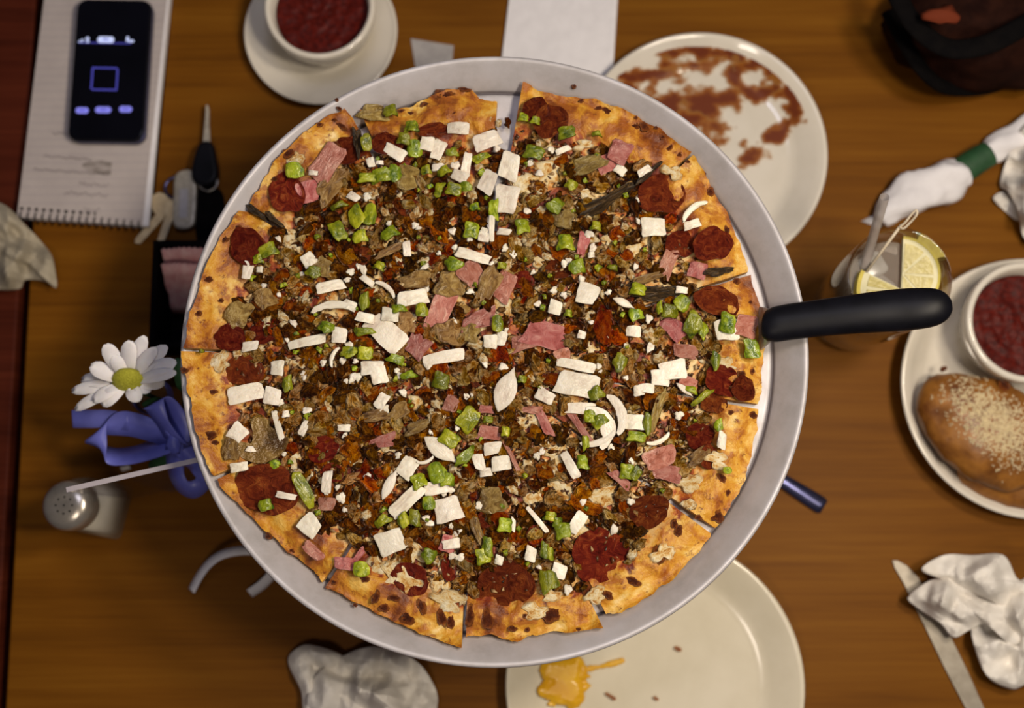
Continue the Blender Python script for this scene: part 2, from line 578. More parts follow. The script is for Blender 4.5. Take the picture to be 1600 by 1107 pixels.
m_bacon = topping('bacon', [(0.30, (0.06, 0.010, 0.004)), (0.43, (0.24, 0.05, 0.014)), (0.56, (0.44, 0.135, 0.030)), (0.75, (0.52, 0.26, 0.10))], 2.2, 0.3, 0.4, 0.7, 0.15, (0.6, 1.3), 0.04, sat=1.1)
m_cheese = topping('toasted_cheese', [(0.30, (0.20, 0.055, 0.008)), (0.40, (0.50, 0.24, 0.05)), (0.48, (0.68, 0.50, 0.23)), (0.6, (0.76, 0.66, 0.44)), (0.75, (0.80, 0.74, 0.58))], 2.6, 0.35, 0.4, 0.4, 0.1, (0.85, 1.05), fade=(0.40, 0.52))
m_cheeseb = topping('cheese_bit', [(0.30, (0.22, 0.07, 0.012)), (0.44, (0.55, 0.32, 0.10)), (0.56, (0.74, 0.62, 0.38)), (0.75, (0.80, 0.74, 0.58))], 2.2, 0.35, 0.4, 0.5, 0.1, (0.8, 1.05))

# ------------------------------------------------------------------ setting
def boxv(x0, x1, y0, y1, z0, z1):
    return prism([(x0, y0), (x1, y0), (x1, y1), (x0, y1)], z0, z1)


v, f = boxv(-2.2, 2.2, -1.8, 2.2, -0.78, -0.75)
tag(M('floor', v, f, m_floor, smooth=False), kind='structure')

eA, eB = P(70, 0), P(8, 1107)           # edge of the table at the left
ed = (eA - eB).normalized()
en = Vector((-ed.y, ed.x, 0))           # outward (to the left)
hi_, lo_ = eB + ed * 0.95, eB - ed * 0.35
tb = thing('dining_table', (0.1, 0.15, -0.75), 'orange-brown wood grain table that carries the pizza and all the plates', 'table')
M('tabletop', *prism(ccw([(lo_.x, lo_.y), (0.62, lo_.y), (0.62, hi_.y), (hi_.x, hi_.y)]), -0.03, 0.0), m_table, tb, smooth=False, bevel=0.002)
v, f = lathe([(0, 0), (0.26, 0), (0.26, 0.015), (0.06, 0.05), (0.045, 0.1), (0.045, 0.69), (0.16, 0.72), (0, 0.72)], (0.1, 0.15, -0.75), 32)
M('pedestal', v, f, m_blackm, tb)
g = 0.0085
a0, a1 = lo_ + en * g, hi_ + en * g
t2 = thing('side_table', (-0.72, 0.15, -0.75), 'dark red-brown wooden tabletop beyond the gap at the left edge', 'table')
M('tabletop', *prism(ccw([(a0.x, a0.y), (a1.x, a1.y), (a1.x - 0.55, a1.y), (a0.x - 0.55, a0.y)]), -0.03, -0.001), m_table2, t2, smooth=False, bevel=0.002)
v, f = lathe([(0, 0), (0.22, 0), (0.22, 0.015), (0.06, 0.05), (0.045, 0.1), (0.045, 0.69), (0.16, 0.72), (0, 0.72)], (-0.72, 0.15, -0.75), 32)
M('pedestal', v, f, m_blackm, t2)

# ------------------------------------------------------------------ pan on its stand
ZP = 0.178                              # inside bottom of the pan
ZR = 0.197                              # rim
pl, pr, ptp, pbt = P(281, 560, ZR), P(1266, 590, ZR), P(800, 87, ZR), P(770, 1045, ZR)
PC = Vector(((pl.x + pr.x) / 2, (ptp.y + pbt.y) / 2, 0))
PRX, PRY = (pr.x - pl.x) / 2, (ptp.y - pbt.y) / 2
PR = PRX
PAN_SCALE.inputs[1].default_value = (1 / PRX, 1 / PRY, 0)
prof = [(0, 0), (0.886, 0), (0.897, 0.0003), (0.9025, -0.0016), (0.908, 0.0016), (0.920, 0.0048), (0.958, 0.0145), (0.972, 0.0170),
        (0.980, 0.0190), (0.988, 0.0200), (0.996, 0.0195), (1.0, 0.0175), (0.996, 0.0155), (0.985, 0.0152),
        (0.972, 0.0150), (0.957, 0.0125), (0.920, 0.0026), (0.908, -0.0012), (0.895, -0.0028), (0.87, -0.0018), (0, -0.0018)]
v, f = lathe([(r * PR, z) for r, z in prof], (PC.x, PC.y, ZP), 160, 1.0, PRY / PRX)
tag(M('pizza_pan', v, f, m_pan, org=(PC.x, PC.y, ZP - 0.002)), 'round dented aluminium pizza pan with rolled rim, raised above the table', 'pan')


def pan_z(x, y):
    r = hypot((x - PC.x) / PRX, (y - PC.y) / PRY)
    z = 0.0
    for (r0, z0), (r1, z1) in zip(prof[:9], prof[1:10]):
        if r0 <= r <= r1:
            z = z0 + (z1 - z0) * (r - r0) / (r1 - r0)
    if r > prof[9][0]: z = prof[9][1]
    return ZP + max(0, z)


st = thing('pizza_stand', (PC.x, PC.y, 0), 'wire stand lifting the round pizza pan off the table', 'stand')


def ring(cx, cy, z, r, t, n=48, m=8):
    vs, fs = [], []
    for i in range(n):
        a = 2 * pi * i / n
        for j in range(m):
            b = 2 * pi * j / m
            vs.append((cx + (r + t * cos(b)) * cos(a), cy + (r + t * cos(b)) * sin(a), z + t * sin(b)))
    for i in range(n):
        for j in range(m):
            fs.append((i * m + j, ((i + 1) % n) * m + j, ((i + 1) % n) * m + (j + 1) % m, i * m + (j + 1) % m))
    return vs, fs


M('top_ring', *ring(PC.x, PC.y, ZP - 0.0018 - 0.003, 0.085, 0.003), m_steel, st)
M('base_ring', *ring(PC.x, PC.y, 0.0031, 0.062, 0.003), m_steel, st)
for kk in range(3):
    a = 2 * pi * kk / 3 + 0.5
    M('leg', *tube([(PC.x + 0.085 * cos(a), PC.y + 0.085 * sin(a), ZP - 0.006), (PC.x + 0.062 * cos(a), PC.y + 0.062 * sin(a), 0.004)], 0.0028, 8), m_steel, st)

# ------------------------------------------------------------------ pizza
ZS = 0.187
CU, CV = 742.0, 562.0
S = [  # outer edge of each slice in the photograph, clockwise from the gap at the top; label
    ([(817, 128), (835, 140), (880, 152), (930, 155), (968, 170), (1010, 190), (1050, 215), (1080, 238)],
     'pizza slice right of the open gap, pepperoni at its top corner and a blackened crust'),
    ([(1083, 242), (1100, 268), (1118, 305), (1142, 345), (1158, 385), (1168, 425)],
     'pizza slice at upper right with a white onion square and orange crust'),
    ([(1172, 430), (1182, 460), (1190, 500), (1194, 545), (1190, 580), (1190, 605), (1186, 632)],
     'pizza slice lying on the server blade, directly left of the black handle'),
    ([(1186, 640), (1180, 680), (1172, 725), (1155, 770), (1132, 808), (1118, 826)],
     'pizza slice at lower right with crescent onions and red sauce near a golden crust'),
    ([(1112, 835), (1085, 870), (1050, 905), (1010, 935), (965, 958), (948, 962)],
     'pizza slice with one large bare pepperoni by its wide pale golden crust'),
    ([(943, 983), (905, 985), (860, 990), (832, 994), (800, 1003), (760, 992), (728, 997)],
     'pizza slice at the bottom with a round pepperoni above three browned bubbles'),
    ([(721, 1013), (690, 1002), (650, 986), (600, 965), (560, 945), (525, 926), (509, 917)],
     'pizza slice at the bottom left with white onions and melted cheese near its blistered crust'),
    ([(505, 908), (480, 886), (440, 852), (400, 815), (365, 783), (338, 750)],
     'pizza slice at lower left with a large dark red pepperoni against the crust'),
    ([(334, 744), (314, 705), (303, 660), (294, 610), (285, 565), (282, 549)],
     'pizza slice at far left overhanging the pan rim, with a mushroom profile on it'),
    ([(288, 544), (292, 510), (305, 465), (320, 420), (345, 370), (375, 330), (391, 331)],
     'pizza slice at left inside the rim, crumbled sausage beside a yellow crust'),
    ([(390, 318), (406, 290), (430, 250), (470, 212), (518, 178), (538, 169), (552, 186)],
     'pizza slice at upper left with red ham and a long olive mushroom strip'),
    ([(562, 172), (610, 174), (645, 166), (672, 150), (700, 139), (738, 141), (750, 155), (777, 158)],
     'pizza slice left of the open gap, dark burnt bubbles along its crust'),
]
NS = len(S)


def ang(u, v):
    return atan2(u - CU, -(v - CV)) % (2 * pi)      # clockwise from the top


bounds = [(ang(*s[0][0]), ang(*s[0][-1])) for s in S]


def outer_at(i, a):
    pts = S[i][0]
    aa = [ang(*p) for p in pts]
    if a <= aa[0]: j, t = 0, 0.0
    elif a >= aa[-1]: j, t = len(pts) - 2, 1.0
    else:
        j = max(q for q in range(len(pts) - 1) if aa[q] <= a)
        t = (a - aa[j]) / (aa[j + 1] - aa[j])
    p, q = pts[j], pts[j + 1]
    return p[0] + (q[0] - p[0]) * t, p[1] + (q[1] - p[1]) * t


def which(u, v):
    a = ang(u, v)
    best, bd = 0, 9
    for i, (a0, a1) in enumerate(bounds):
        d = 0 if a0 <= a <= a1 else min(abs(a - a0), abs(a - a1), 2 * pi - abs(a - a0), 2 * pi - abs(a - a1))
        if d < bd: best, bd = i, d
    o = outer_at(best, a)
    R = hypot(o[0] - CU, o[1] - CV)
    return best, hypot(u - CU, v - CV) / R


def top_z(x, y, t, panz):
    nz = noise.fractal(Vector((x * 90, y * 90, 1.3)), 1.0, 2.0, 3) * 0.0011 * (1 + 0.8 * smooth01(0.8, 0.95, t))
    c = smooth01(0.80, 0.91, t) * 0.0065 * (1 - 0.75 * smooth01(0.93, 1.0, t))
    return panz + 0.0055 + c + nz


def at_top(u, v, t):
    p = P(u, v, ZS)
    for _ in range(2):
        z = top_z(p.x, p.y, t, pan_z(p.x, p.y))
        p = P(u, v, z)
    return p, z


def surf(u, v):
    i, t = which(u, v)
    p, z = at_top(u, v, min(t, 1))
    return i, t, p, z


SL = []
for i, (pts, label) in enumerate(S):
    mid = P((pts[0][0] + pts[-1][0] + CU) / 3, (pts[0][1] + pts[-1][1] + CV) / 3, ZP + 0.0003)
    sl = thing('pizza_slice', mid, label, 'pizza slice', 'slices of the large pizza')
    SL.append(sl)
    dense = []
    for p, q in zip(pts[:-1], pts[1:]):
        for k_ in range(8):
            dense.append((p[0] + (q[0] - p[0]) * k_ / 8, p[1] + (q[1] - p[1]) * k_ / 8))
    dense.append(pts[-1])
    dense = dense[::-1]
    nt = 46
    vs, crust, fs = [], [], []
    nu = len(dense)
    for a, (u, v_) in enumerate(dense):
        wob = 1 + 0.010 * noise.noise(Vector((u * 0.05, v_ * 0.05, 5.0))) + 0.004 * noise.noise(Vector((u * 0.2, v_ * 0.2, 8.0)))
        for b in range(nt + 1):
            t = 0.012 + 0.988 * (b / nt) ** 0.8
            uu, vv = CU + (u - CU) * t * (1 + (wob - 1) * t), CV + (v_ - CV) * t * (1 + (wob - 1) * t)
            p, z = at_top(uu, vv, t)
            vs.append((p.x, p.y, z))
            crust.append(t)
    for a in range(nu - 1):
        for b in range(nt):
            q = a * (nt + 1) + b
            fs.append((q, q + 1, q + nt + 2, q + nt + 1))
    M('sauce_and_crust', vs, fs, m_pizza, sl, attr={'crust': crust})
    # dough below: rim of the top dropped to the pan
    loop = [(0, b) for b in range(nt + 1)] + [(a, nt) for a in range(1, nu)] + [(nu - 1, b) for b in range(nt - 1, -1, -1)] + [(a, 0) for a in range(nu - 2, 0, -1)]
    dv, df = [], []
    for a, b in loop:
        x, y, z = vs[a * (nt + 1) + b]
        pz = pan_z(x, y)
        dv += [(x, y, z), (x, y, pz + 0.0006)]
    n = len(loop)
    for q in range(n):
        r = (q + 1) % n
        df.append((2 * q, 2 * q + 1, 2 * r + 1, 2 * r))
    b0 = len(dv)
    for a in range(nu):
        for b in range(0, nt + 1, 2):
            x, y, z = vs[a * (nt + 1) + b]
            dv.append((x, y, pan_z(x, y) + 0.0006))
    w_ = nt // 2 + 1
    for a in range(nu - 1):
        for b in range(w_ - 1):
            q = b0 + a * w_ + b
            df.append((q, q + w_, q + w_ + 1, q + 1))
    M('dough', dv, df, m_dough, sl, smooth=False)


# unit topping meshes (x, y in -0.5..0.5, thickness 1)
def slab(name, rfun, mat, bend=0.0, nth=18, edge=0.35, rough=0.0, seed=0, dish=0.0):
    rings = (0.35, 0.7, 0.92, 1.0)
    vs, fs = [], []

    def zt(x, y, s):
        return bend * (0.25 - x * x) * 4 + dish * s * s + rough * noise.noise(Vector((x * 5, y * 5, seed)))
    vs.append((0, 0, 1 + zt(0, 0, 0)))
    for s in rings:
        for k_ in range(nth):
            a = 2 * pi * k_ / nth
            r = rfun(a) * s
            x, y = r * cos(a), r * sin(a)
            vs.append((x, y, 1 - edge * s ** 6 + zt(x, y, s)))
    nr = len(rings)
    for k_ in range(nth):
        a = 2 * pi * k_ / nth
        r = rfun(a) * 0.97
        x, y = r * cos(a), r * sin(a)
        vs.append((x, y, zt(x, y, 1)))
    vs.append((0, 0, zt(0, 0, 0)))
    for k_ in range(nth):
        k2 = (k_ + 1) % nth
        fs.append((0, 1 + k_, 1 + k2))
        for q in range(nr):
            A, B = 1 + q * nth, 1 + (q + 1) * nth
            fs.append((A + k_, B + k_, B + k2, A + k2))
        fs.append((1 + nr * nth + k_, len(vs) - 1, 1 + nr * nth + k2))
    me = bpy.data.meshes.new(name)
    me.from_pydata(vs, [], fs)
    me.polygons.foreach_set('use_smooth', [True] * len(me.polygons))
    me.materials.append(mat)
    me.update()
    return me


def r_rect(seed, p=5.0, j=0.10):
    rg = random.Random(seed)
    ph = [rg.uniform(0, 6.28) for _ in range(3)]
    def f_(a):
        b = a + 0.12 * sin(2 * a + ph[0])
        r = 0.5 / (abs(cos(b)) ** p + abs(sin(b)) ** p) ** (1 / p)
        return r * (1 + j * sin(3 * a + ph[1]) * 0.6 + j * sin(5 * a + ph[2]) * 0.5)
    return f_


def r_poly(seed, n=4, j=0.35, rnd=0.06):
    rg = random.Random(seed)
    while True:
        aa = sorted((2 * pi * (q + rg.uniform(-j, j) * 0.7) / n + 0.7) % (2 * pi) for q in range(n))
        if max((aa[(q + 1) % n] - aa[q]) % (2 * pi) for q in range(n)) < 2.4: break
    cs = [(0.5 * rg.uniform(0.95, 1.25) * cos(a), 0.5 * rg.uniform(0.95, 1.25) * sin(a)) for a in aa]
    ph = rg.uniform(0, 6.28)

    def f_(a):
        dx, dy = cos(a), sin(a)
        for q in range(n):
            (x0, y0), (x1, y1) = cs[q], cs[(q + 1) % n]
            ex, ey = x1 - x0, y1 - y0
            den = dx * ey - dy * ex
            if abs(den) < 1e-9: continue
            r = (x0 * ey - y0 * ex) / den
            w_ = (x0 * dy - y0 * dx) / -den if den else 0
            hx, hy = r * dx, r * dy
            w_ = ((hx - x0) * ex + (hy - y0) * ey) / (ex * ex + ey * ey)
            if r > 0 and -1e-6 <= w_ <= 1 + 1e-6:
                return r * (1 + rnd * sin(4 * a + ph))
        return 0.4
    return f_


def r_blob(seed, j=0.25):
    rg = random.Random(seed)
    ph = [rg.uniform(0, 6.28) for _ in range(5)]
    return lambda a: 0.45 * (1 + j * sin(2 * a + ph[0]) * 0.6 + j * sin(3 * a + ph[1]) + j * 0.7 * sin(5 * a + ph[2]) + j * 0.4 * sin(8 * a + ph[3]))


def r_leaf(a):
    c, s = abs(cos(a)), abs(sin(a))
    # intersection with y = +-0.5*(1-(2x)^2)
    lo, hi = 0.0, 0.6
    for _ in range(24):
        r = (lo + hi) / 2
        if r * s > 0.5 * (1 - min(1, 2 * r * c) ** 2): hi = r
        else: lo = r
    return max(lo, 0.05)


def cres(name, mat, seed):
    rg = random.Random(seed)
    vs, fs = [], []
    n = 12
    for i in range(n + 1):
        t = i / n
        a = radians(25 + 130 * t)
        wd = 0.36 * (sin(pi * (0.06 + 0.88 * t)) ** 0.8) * (1 + 0.15 * rg.uniform(-1, 1))
        for rr_, zz in ((0.5 + wd * 0.45, 0.0), (0.5 + wd * 0.35, 0.85), (0.5, 1.0), (0.5 - wd * 0.4, 0.85), (0.5 - wd * 0.5, 0.0)):
            x, y = rr_ * cos(a), rr_ * sin(a)
            vs.append((x * 1.05, (y - 0.42) * 1.6, zz))
    for i in range(n):
        for k_ in range(5):
            k2 = (k_ + 1) % 5
            fs.append((i * 5 + k_, i * 5 + k2, i * 5 + 5 + k2, i * 5 + 5 + k_))
    fs.append((0, 1, 2, 3, 4))
    fs.append(tuple(n * 5 + q for q in (4, 3, 2, 1, 0)))
    me = bpy.data.meshes.new(name)
    me.from_pydata(vs, [], fs)
    me.polygons.foreach_set('use_smooth', [True] * len(me.polygons))
    me.materials.append(mat)
    return me


def mush_profile(name, mat):
    pts = [(-.5, .0), (-.47, .16), (-.36, .33), (-.18, .45), (0, .5), (.18, .45), (.36, .33), (.47, .16), (.5, 0), (.36, -.02), (.17, .04), (.13, -.2), (.16, -.42), (.0, -.5), (-.16, -.42), (-.13, -.2), (-.17, .04), (-.36, -.02)]
    pts = [(p.x, p.y) for p in catmull([Vector((x, y, 0)) for x, y in pts], 2, True)]
    bm_v, bm_f = prism(ccw(pts), 0, 1)
    bm = bmesh.new()
    vv = [bm.verts.new(p) for p in bm_v]
    for q in bm_f: bm.faces.new([vv[i] for i in q])
    bmesh.ops.triangulate(bm, faces=[q for q in bm.faces if len(q.verts) > 4])
    me = bpy.data.meshes.new(name)
    bm.to_mesh(me)
    bm.free()
    me.materials.append(mat)
    return me


def lump(name, mat, seed, flat=0.8, sub=2, amp=0.75):
    bm = bmesh.new()
    bmesh.ops.create_icosphere(bm, subdivisions=sub, radius=0.5)
    for v_ in bm.verts:
        d = 1 + amp * noise.noise(v_.co * 3.2 + Vector((seed * 7.1, 0, 0))) + amp * 0.5 * noise.noise(v_.co * 7 + Vector((0, seed * 3.3, 0)))
        v_.co = v_.co * max(0.45, d)
        v_.co.x *= 1.15
        v_.co.z *= flat
    me = bpy.data.meshes.new(name)
    bm.to_mesh(me)
    bm.free()
    me.polygons.foreach_set('use_smooth', [True] * len(me.polygons))
    me.materials.append(mat)
    return me


ON_R = [slab('onion_square', r_poly(s + 3, 4, 0.28, 0.03), m_onion, bend=0.8, nth=28, seed=s, rough=0.35, edge=0.15) for s in range(7)]
ON_L = [slab('onion_leaf', r_leaf, m_onion, bend=0.5, seed=1)]
ON_C = [cres('onion_crescent', m_onion, s) for s in range(3)]
ON_B = [slab('onion_bit', r_blob(s, 0.15), m_onion, bend=0.4, rough=0.4, seed=s) for s in range(3)]
GP_R = [slab('pepper_square', r_poly(s + 20, 4 + s % 2, 0.4, 0.10), m_pepper, bend=1.2, rough=0.45, seed=s, nth=24, edge=0.3) for s in range(8)]
HAM = [slab('ham_square', r_poly(s + 40, 4, 0.3, 0.05), m_ham, bend=0.8, rough=0.8, seed=s, nth=28, edge=0.2) for s in range(6)]
PEP = [slab('pepperoni_disc', r_blob(s + 60, 0.05), m_pep, dish=0.9, rough=0.9, seed=s, nth=32, edge=0.2) for s in range(3)]
MUS = [slab('mushroom_strip', r_rect(s + 80, 2.6, 0.25), m_mush, bend=1.0, rough=0.9, seed=s) for s in range(4)]
MUD = [slab('dark_strip', r_rect(s + 90, 2.2, 0.3), m_mush_cut, bend=0.6, rough=1.0, seed=s) for s in range(2)]
MUP = mush_profile('mushroom_profile', m_mush)
CHE = [slab('cheese_patch', r_blob(s + 100, 0.28), m_cheese, bend=0.3, rough=0.5, seed=s, nth=30, edge=0.9) for s in range(5)]
BUR = [slab('burnt_patch', r_blob(s + 120, 0.16), m_burn, bend=0.0, rough=0.5, seed=s, nth=16, edge=1.0) for s in range(4)]
BEEF = [lump('beef_crumb', m_beef, s) for s in range(7)]
SAUS = [lump('sausage_crumb', m_saus, s + 10) for s in range(7)]
BAC = [lump('bacon_bit', m_bacon, s + 20, 0.5) for s in range(6)]
CBT = [lump('cheese_bit', m_cheeseb, s + 30, 0.55) for s in range(3)]
SAUS_S = [lump('sausage_speck', m_saus, s + 40, 0.8, 1) for s in range(2)]
PXM = 1 / 2399.0                         # metres per photograph pixel at the pizza's height

OCC = []


def top(kind, meshes, name, u, v, ln, wd, an=0, th=0.002, lift=0.001, tilt=0.12):
    i, t, p, z = surf(u, v)
    me = random.choice(meshes) if isinstance(meshes, list) else meshes
    if meshes in (ON_R, GP_R, HAM): ln, wd = ln * 1.27, wd * 1.27
    elif kind == 'M': ln, wd = ln * 1.1, wd * 1.1
    place(me, name, SL[i], (p.x, p.y, z + lift), (random.uniform(-tilt, tilt), random.uniform(-tilt, tilt), radians(an)), (ln * PXM, wd * PXM, th))
    OCC.append((kind, u, v, (ln + wd) / 4))


# pepperoni: u, v, length, width, angle
for q in [(545, 238, 60, 50, 30), (450, 305, 62, 78, 20), (603, 228, 54, 40, 0), (679, 207, 56, 28, 5), (838, 176, 50, 50, 0), (860, 192, 64, 60, 40),
          (1032, 306, 84, 74, 10), (1112, 384, 70, 62, 20), (1062, 384, 54, 50, 0), (1119, 473, 82, 52, -15), (1130, 597, 74, 52, -30), (1114, 632, 46, 36, 0),
          (385, 580, 66, 62, 0), (418, 765, 112, 88, -10), (390, 388, 62, 74, 30), (362, 530, 54, 50, 0), (412, 523, 50, 40, 20),
          (1092, 682, 50, 46, 0), (1106, 716, 34, 44, 0), (1013, 800, 72, 56, 20), (642, 905, 66, 54, -30), (702, 886, 26, 52, 0),
          (791, 913, 98, 80, 5), (936, 868, 98, 92, 0), (738, 610, 34, 32, 0), (872, 422, 44, 38, 0), (817, 440, 40, 34, 0), (505, 703, 56, 48, 0),
          (520, 740, 40, 34, 0), (640, 328, 44, 34, 0), (760, 812, 34, 30, 0), (835, 838, 28, 34, 0), (672, 320, 34, 36, 0), (560, 405, 50, 40, 20), (1160, 610, 40, 46, 0)]:
    top('P', PEP, 'pepperoni', *q, th=0.0026, lift=0.0002, tilt=0.05)
# cheese
for q in [(822, 287, 60, 44, 0), (855, 275, 74, 52, 10), (912, 304, 26, 46, 80), (911, 228, 38, 20, 10), (924, 548, 28, 34, 0), (1090, 644, 44, 20, -40),
          (827, 660, 44, 40, 0), (871, 709, 44, 40, 0), (876, 765, 84, 50, -8), (940, 775, 70, 40, 0), (834, 775, 36, 40, 0), (1079, 756, 48, 34, 0), (649, 867, 50, 40, 0), (860, 930, 40, 24, 0), (611, 701, 22, 40, 70),
          (463, 384, 50, 30, -30), (466, 568, 40, 20, -20), (497, 745, 50, 34, -20), (463, 719, 44, 38, 20), (343, 566, 44, 36, 20), (455, 370, 30, 24, 0), (660, 620, 60, 50, 0),
          (700, 940, 40, 60, 80), (835, 955, 44, 30, 0), (990, 390, 44, 30, 0), (953, 376, 24, 32, 70), (840, 408, 26, 34, 60), (780, 480, 50, 40, 20), (590, 885, 40, 36, 0), (905, 830, 60, 36, 10), (1000, 700, 40, 30, 0), (1050, 580, 50, 34, 0), (1133, 572, 30, 44, 90), (735, 520, 60, 26, 30), (462, 250, 34, 24, 20), (1050, 270, 40, 26, -30), (625, 905, 80, 50, -20), (690, 905, 36, 60, 0), (930, 930, 40, 30, 20), (1035, 865, 44, 30, 20), (1120, 720, 30, 44, 70)]:
    top('C', CHE, 'melted_cheese', *q, th=0.0016, lift=0.0008, tilt=0.05)
# ham
for q in [(514, 262, 62, 42, 60), (967, 240, 40, 38, 80), (948, 258, 34, 34, 40), (909, 384, 36, 18, 80), (1044, 415, 42, 26, 70), (688, 484, 66, 40, 72), (733, 428, 44, 38, 45),
          (655, 543, 40, 34, 70), (751, 501, 54, 30, 30), (789, 449, 52, 32, 80), (849, 528, 60, 48, -10), (818, 540, 36, 28, 20), (877, 556, 30, 20, 20), (1163, 513, 40, 34, 0),
          (1055, 515, 40, 30, -30), (1069, 550, 36, 26, 0), (1072, 597, 34, 18, -20), (512, 787, 32, 20, 0), (704, 633, 30, 22, 70), (763, 679, 32, 24, 0), (761, 643, 26, 14, 0), (850, 662, 54, 16, -60),
          (803, 721, 62, 8, -62), (832, 641, 30, 12, 0), (967, 751, 36, 16, -40), (1028, 714, 60, 30, 20), (1045, 740, 44, 26, 0), (492, 860, 44, 16, -40), (562, 869, 32, 9, 55), (540, 880, 30, 22, 0), (480, 300, 40, 34, 20), (700, 850, 26, 26, 0), (905, 668, 60, 12, -55), (600, 690, 40, 20, 20), (1090, 425, 30, 30, 0)]:
    top('H', HAM, 'ham', *q, th=0.0020, lift=0.0028, tilt=0.15)
# mushrooms
for q in [(519, 292, 66, 32, 60), (640, 282, 44, 36, 0), (702, 449, 42, 40, 0), (702, 522, 42, 36, 0), (735, 522, 30, 26, 0), (634, 508, 30, 36, 0), (763, 449, 64, 28, 65), (589, 653, 44, 18, 10),
          (1025, 643, 62, 13, 72), (1091, 714, 40, 18, 40), (768, 784, 42, 38, 0), (746, 827, 44, 14, -70), (584, 182, 44, 26, -5), (920, 262, 56, 26, 20), (622, 645, 40, 20, 40), (612, 395, 56, 12, 25), (650, 440, 50, 24, 10), (375, 495, 46, 34, 60), (362, 705, 26, 32, 0), (415, 470, 36, 30, 20), (655, 670, 44, 16, 25), (500, 420, 40, 30, 0), (880, 345, 34, 26, 0), (1010, 440, 60, 12, 20)]:
    top('M', MUS, 'mushroom', *q, th=0.0028, lift=0.0026, tilt=0.15)
top('M', MUP, 'mushroom', 411, 690, 78, 66, 186, th=0.004, lift=0.003, tilt=0.05)
for q in [(946, 318, 96, 18, 31), (1012, 275, 56, 7, 42), (1121, 427, 44, 12, 8), (1027, 460, 84, 20, 5), (992, 447, 34, 12, 40), (560, 225, 14, 44, 8), (402, 335, 40, 9, -35), (430, 345, 36, 8, -40)]:  # mushroom slivers, and dark strips painted as shade along the slice cuts
    top('M', MUD, 'mushroom_or_cut_shade', *q, th=0.0030, lift=0.0022, tilt=0.1)
# onion pieces
for q in [(622, 244, 42, 18, -30), (582, 259, 18, 12, -60), (595, 259, 12, 8, 0), (555, 313, 22, 12, -20), (492, 275, 14, 9, 0), (719, 205, 30, 26, 0), (669, 230, 24, 26, 0), (686, 237, 36, 18, 70),
          (759, 226, 42, 28, 15), (730, 261, 32, 16, 85), (721, 282, 30, 18, -25), (685, 266, 20, 12, 0), (764, 289, 42, 24, 80), (797, 263, 48, 29, 90), (792, 312, 50, 34, 82), (769, 355, 42, 12, 90),
          (756, 371, 20, 14, 80), (789, 367, 24, 10, 0), (1017, 360, 36, 34, 10), (967, 270, 18, 18, -30), (1006, 273, 24, 14, 35), (1080, 355, 26, 16, 20), (878, 240, 24, 10, 20), (637, 394, 24, 13, 90),
          (737, 403, 52, 18, -12), (756, 375, 22, 16, 90), (647, 470, 48, 28, 12), (576, 443, 24, 12, -35), (548, 482, 22, 18, -20), (573, 500, 28, 18, -10), (608, 524, 62, 52, -38), (610, 496, 26, 24, 0),
          (582, 578, 34, 24, 10), (592, 588, 24, 34, 20), (698, 560, 56, 26, 12), (768, 536, 24, 20, 0), (784, 531, 20, 22, 0), (915, 463, 42, 32, -6), (922, 402, 10, 10, 0), (868, 484, 22, 22, 0), (903, 573, 52, 22, -10),
          (904, 606, 66, 44, -8), (908, 640, 42, 24, 0), (990, 520, 20, 24, 0), (908, 527, 14, 12, 0), (1010, 609, 20, 20, 0), (1062, 457, 18, 12, 0), (1135, 517, 30, 48, 10), (1053, 580, 46, 28, 10), (1032, 592, 32, 24, 0),
          (389, 427, 20, 27, 0), (410, 426, 12, 9, 0), (486, 411, 22, 26, 40), (516, 452, 42, 18, 10), (534, 528, 26, 24, 10), (485, 536, 50, 20, 15), (395, 544, 28, 14, 20), (385, 617, 54, 28, 8), (429, 622, 28, 26, 5),
          (439, 578, 24, 22, 0), (376, 676, 32, 24, 50), (439, 672, 40, 13, -70), (449, 650, 11, 11, 0), (477, 672, 24, 12, 60), (449, 775, 30, 11, -8), (376, 731, 26, 16, 15), (514, 756, 32, 16, 80), (599, 629, 26, 20, 60),
          (541, 670, 22, 10, 0), (638, 734, 32, 28, 50), (635, 786, 60, 24, 40), (682, 764, 36, 22, 5), (702, 799, 40, 44, 20), (610, 848, 40, 40, 30), (486, 823, 38, 30, 60), (850, 620, 28, 22, -20), (768, 702, 34, 18, 15),
          (781, 726, 28, 24, 0), (748, 723, 34, 16, -70), (759, 740, 18, 14, 0), (893, 730, 38, 20, -60), (841, 815, 42, 10, -50), (902, 815, 30, 26, 60), (802, 822, 8, 20, 0), (992, 663, 30, 28, 0), (996, 612, 16, 18, 0),
          (874, 893, 24, 22, 0), (781, 876, 14, 14, 0), (829, 867, 18, 22, 0), (1125, 690, 14, 26, 0), (708, 850, 30, 14, 10)]:
    top('O', ON_R, 'onion', *q, th=0.0021, lift=0.0050, tilt=0.13)
for q in [(790, 614, 70, 35, 70), (688, 703, 62, 28, -38), (610, 760, 50, 17, 65), (971, 477, 36, 13, -25), (1066, 611, 32, 10, -40)]:
    top('O', ON_L, 'onion', *q, th=0.0026, lift=0.0062, tilt=0.08)
for q in [(523, 482, 70, 26, 4), (606, 454, 40, 16, -40), (523, 560, 34, 14, 70), (667, 722, 28, 12, 200), (942, 666, 70, 50, -70), (966, 648, 66, 34, -75), (1028, 690, 40, 16, 205), (1080, 332, 52, 20, 40), (935, 690, 60, 22, 200)]:
    top('O', ON_C, 'onion', *q, th=0.0030, lift=0.0058, tilt=0.08)
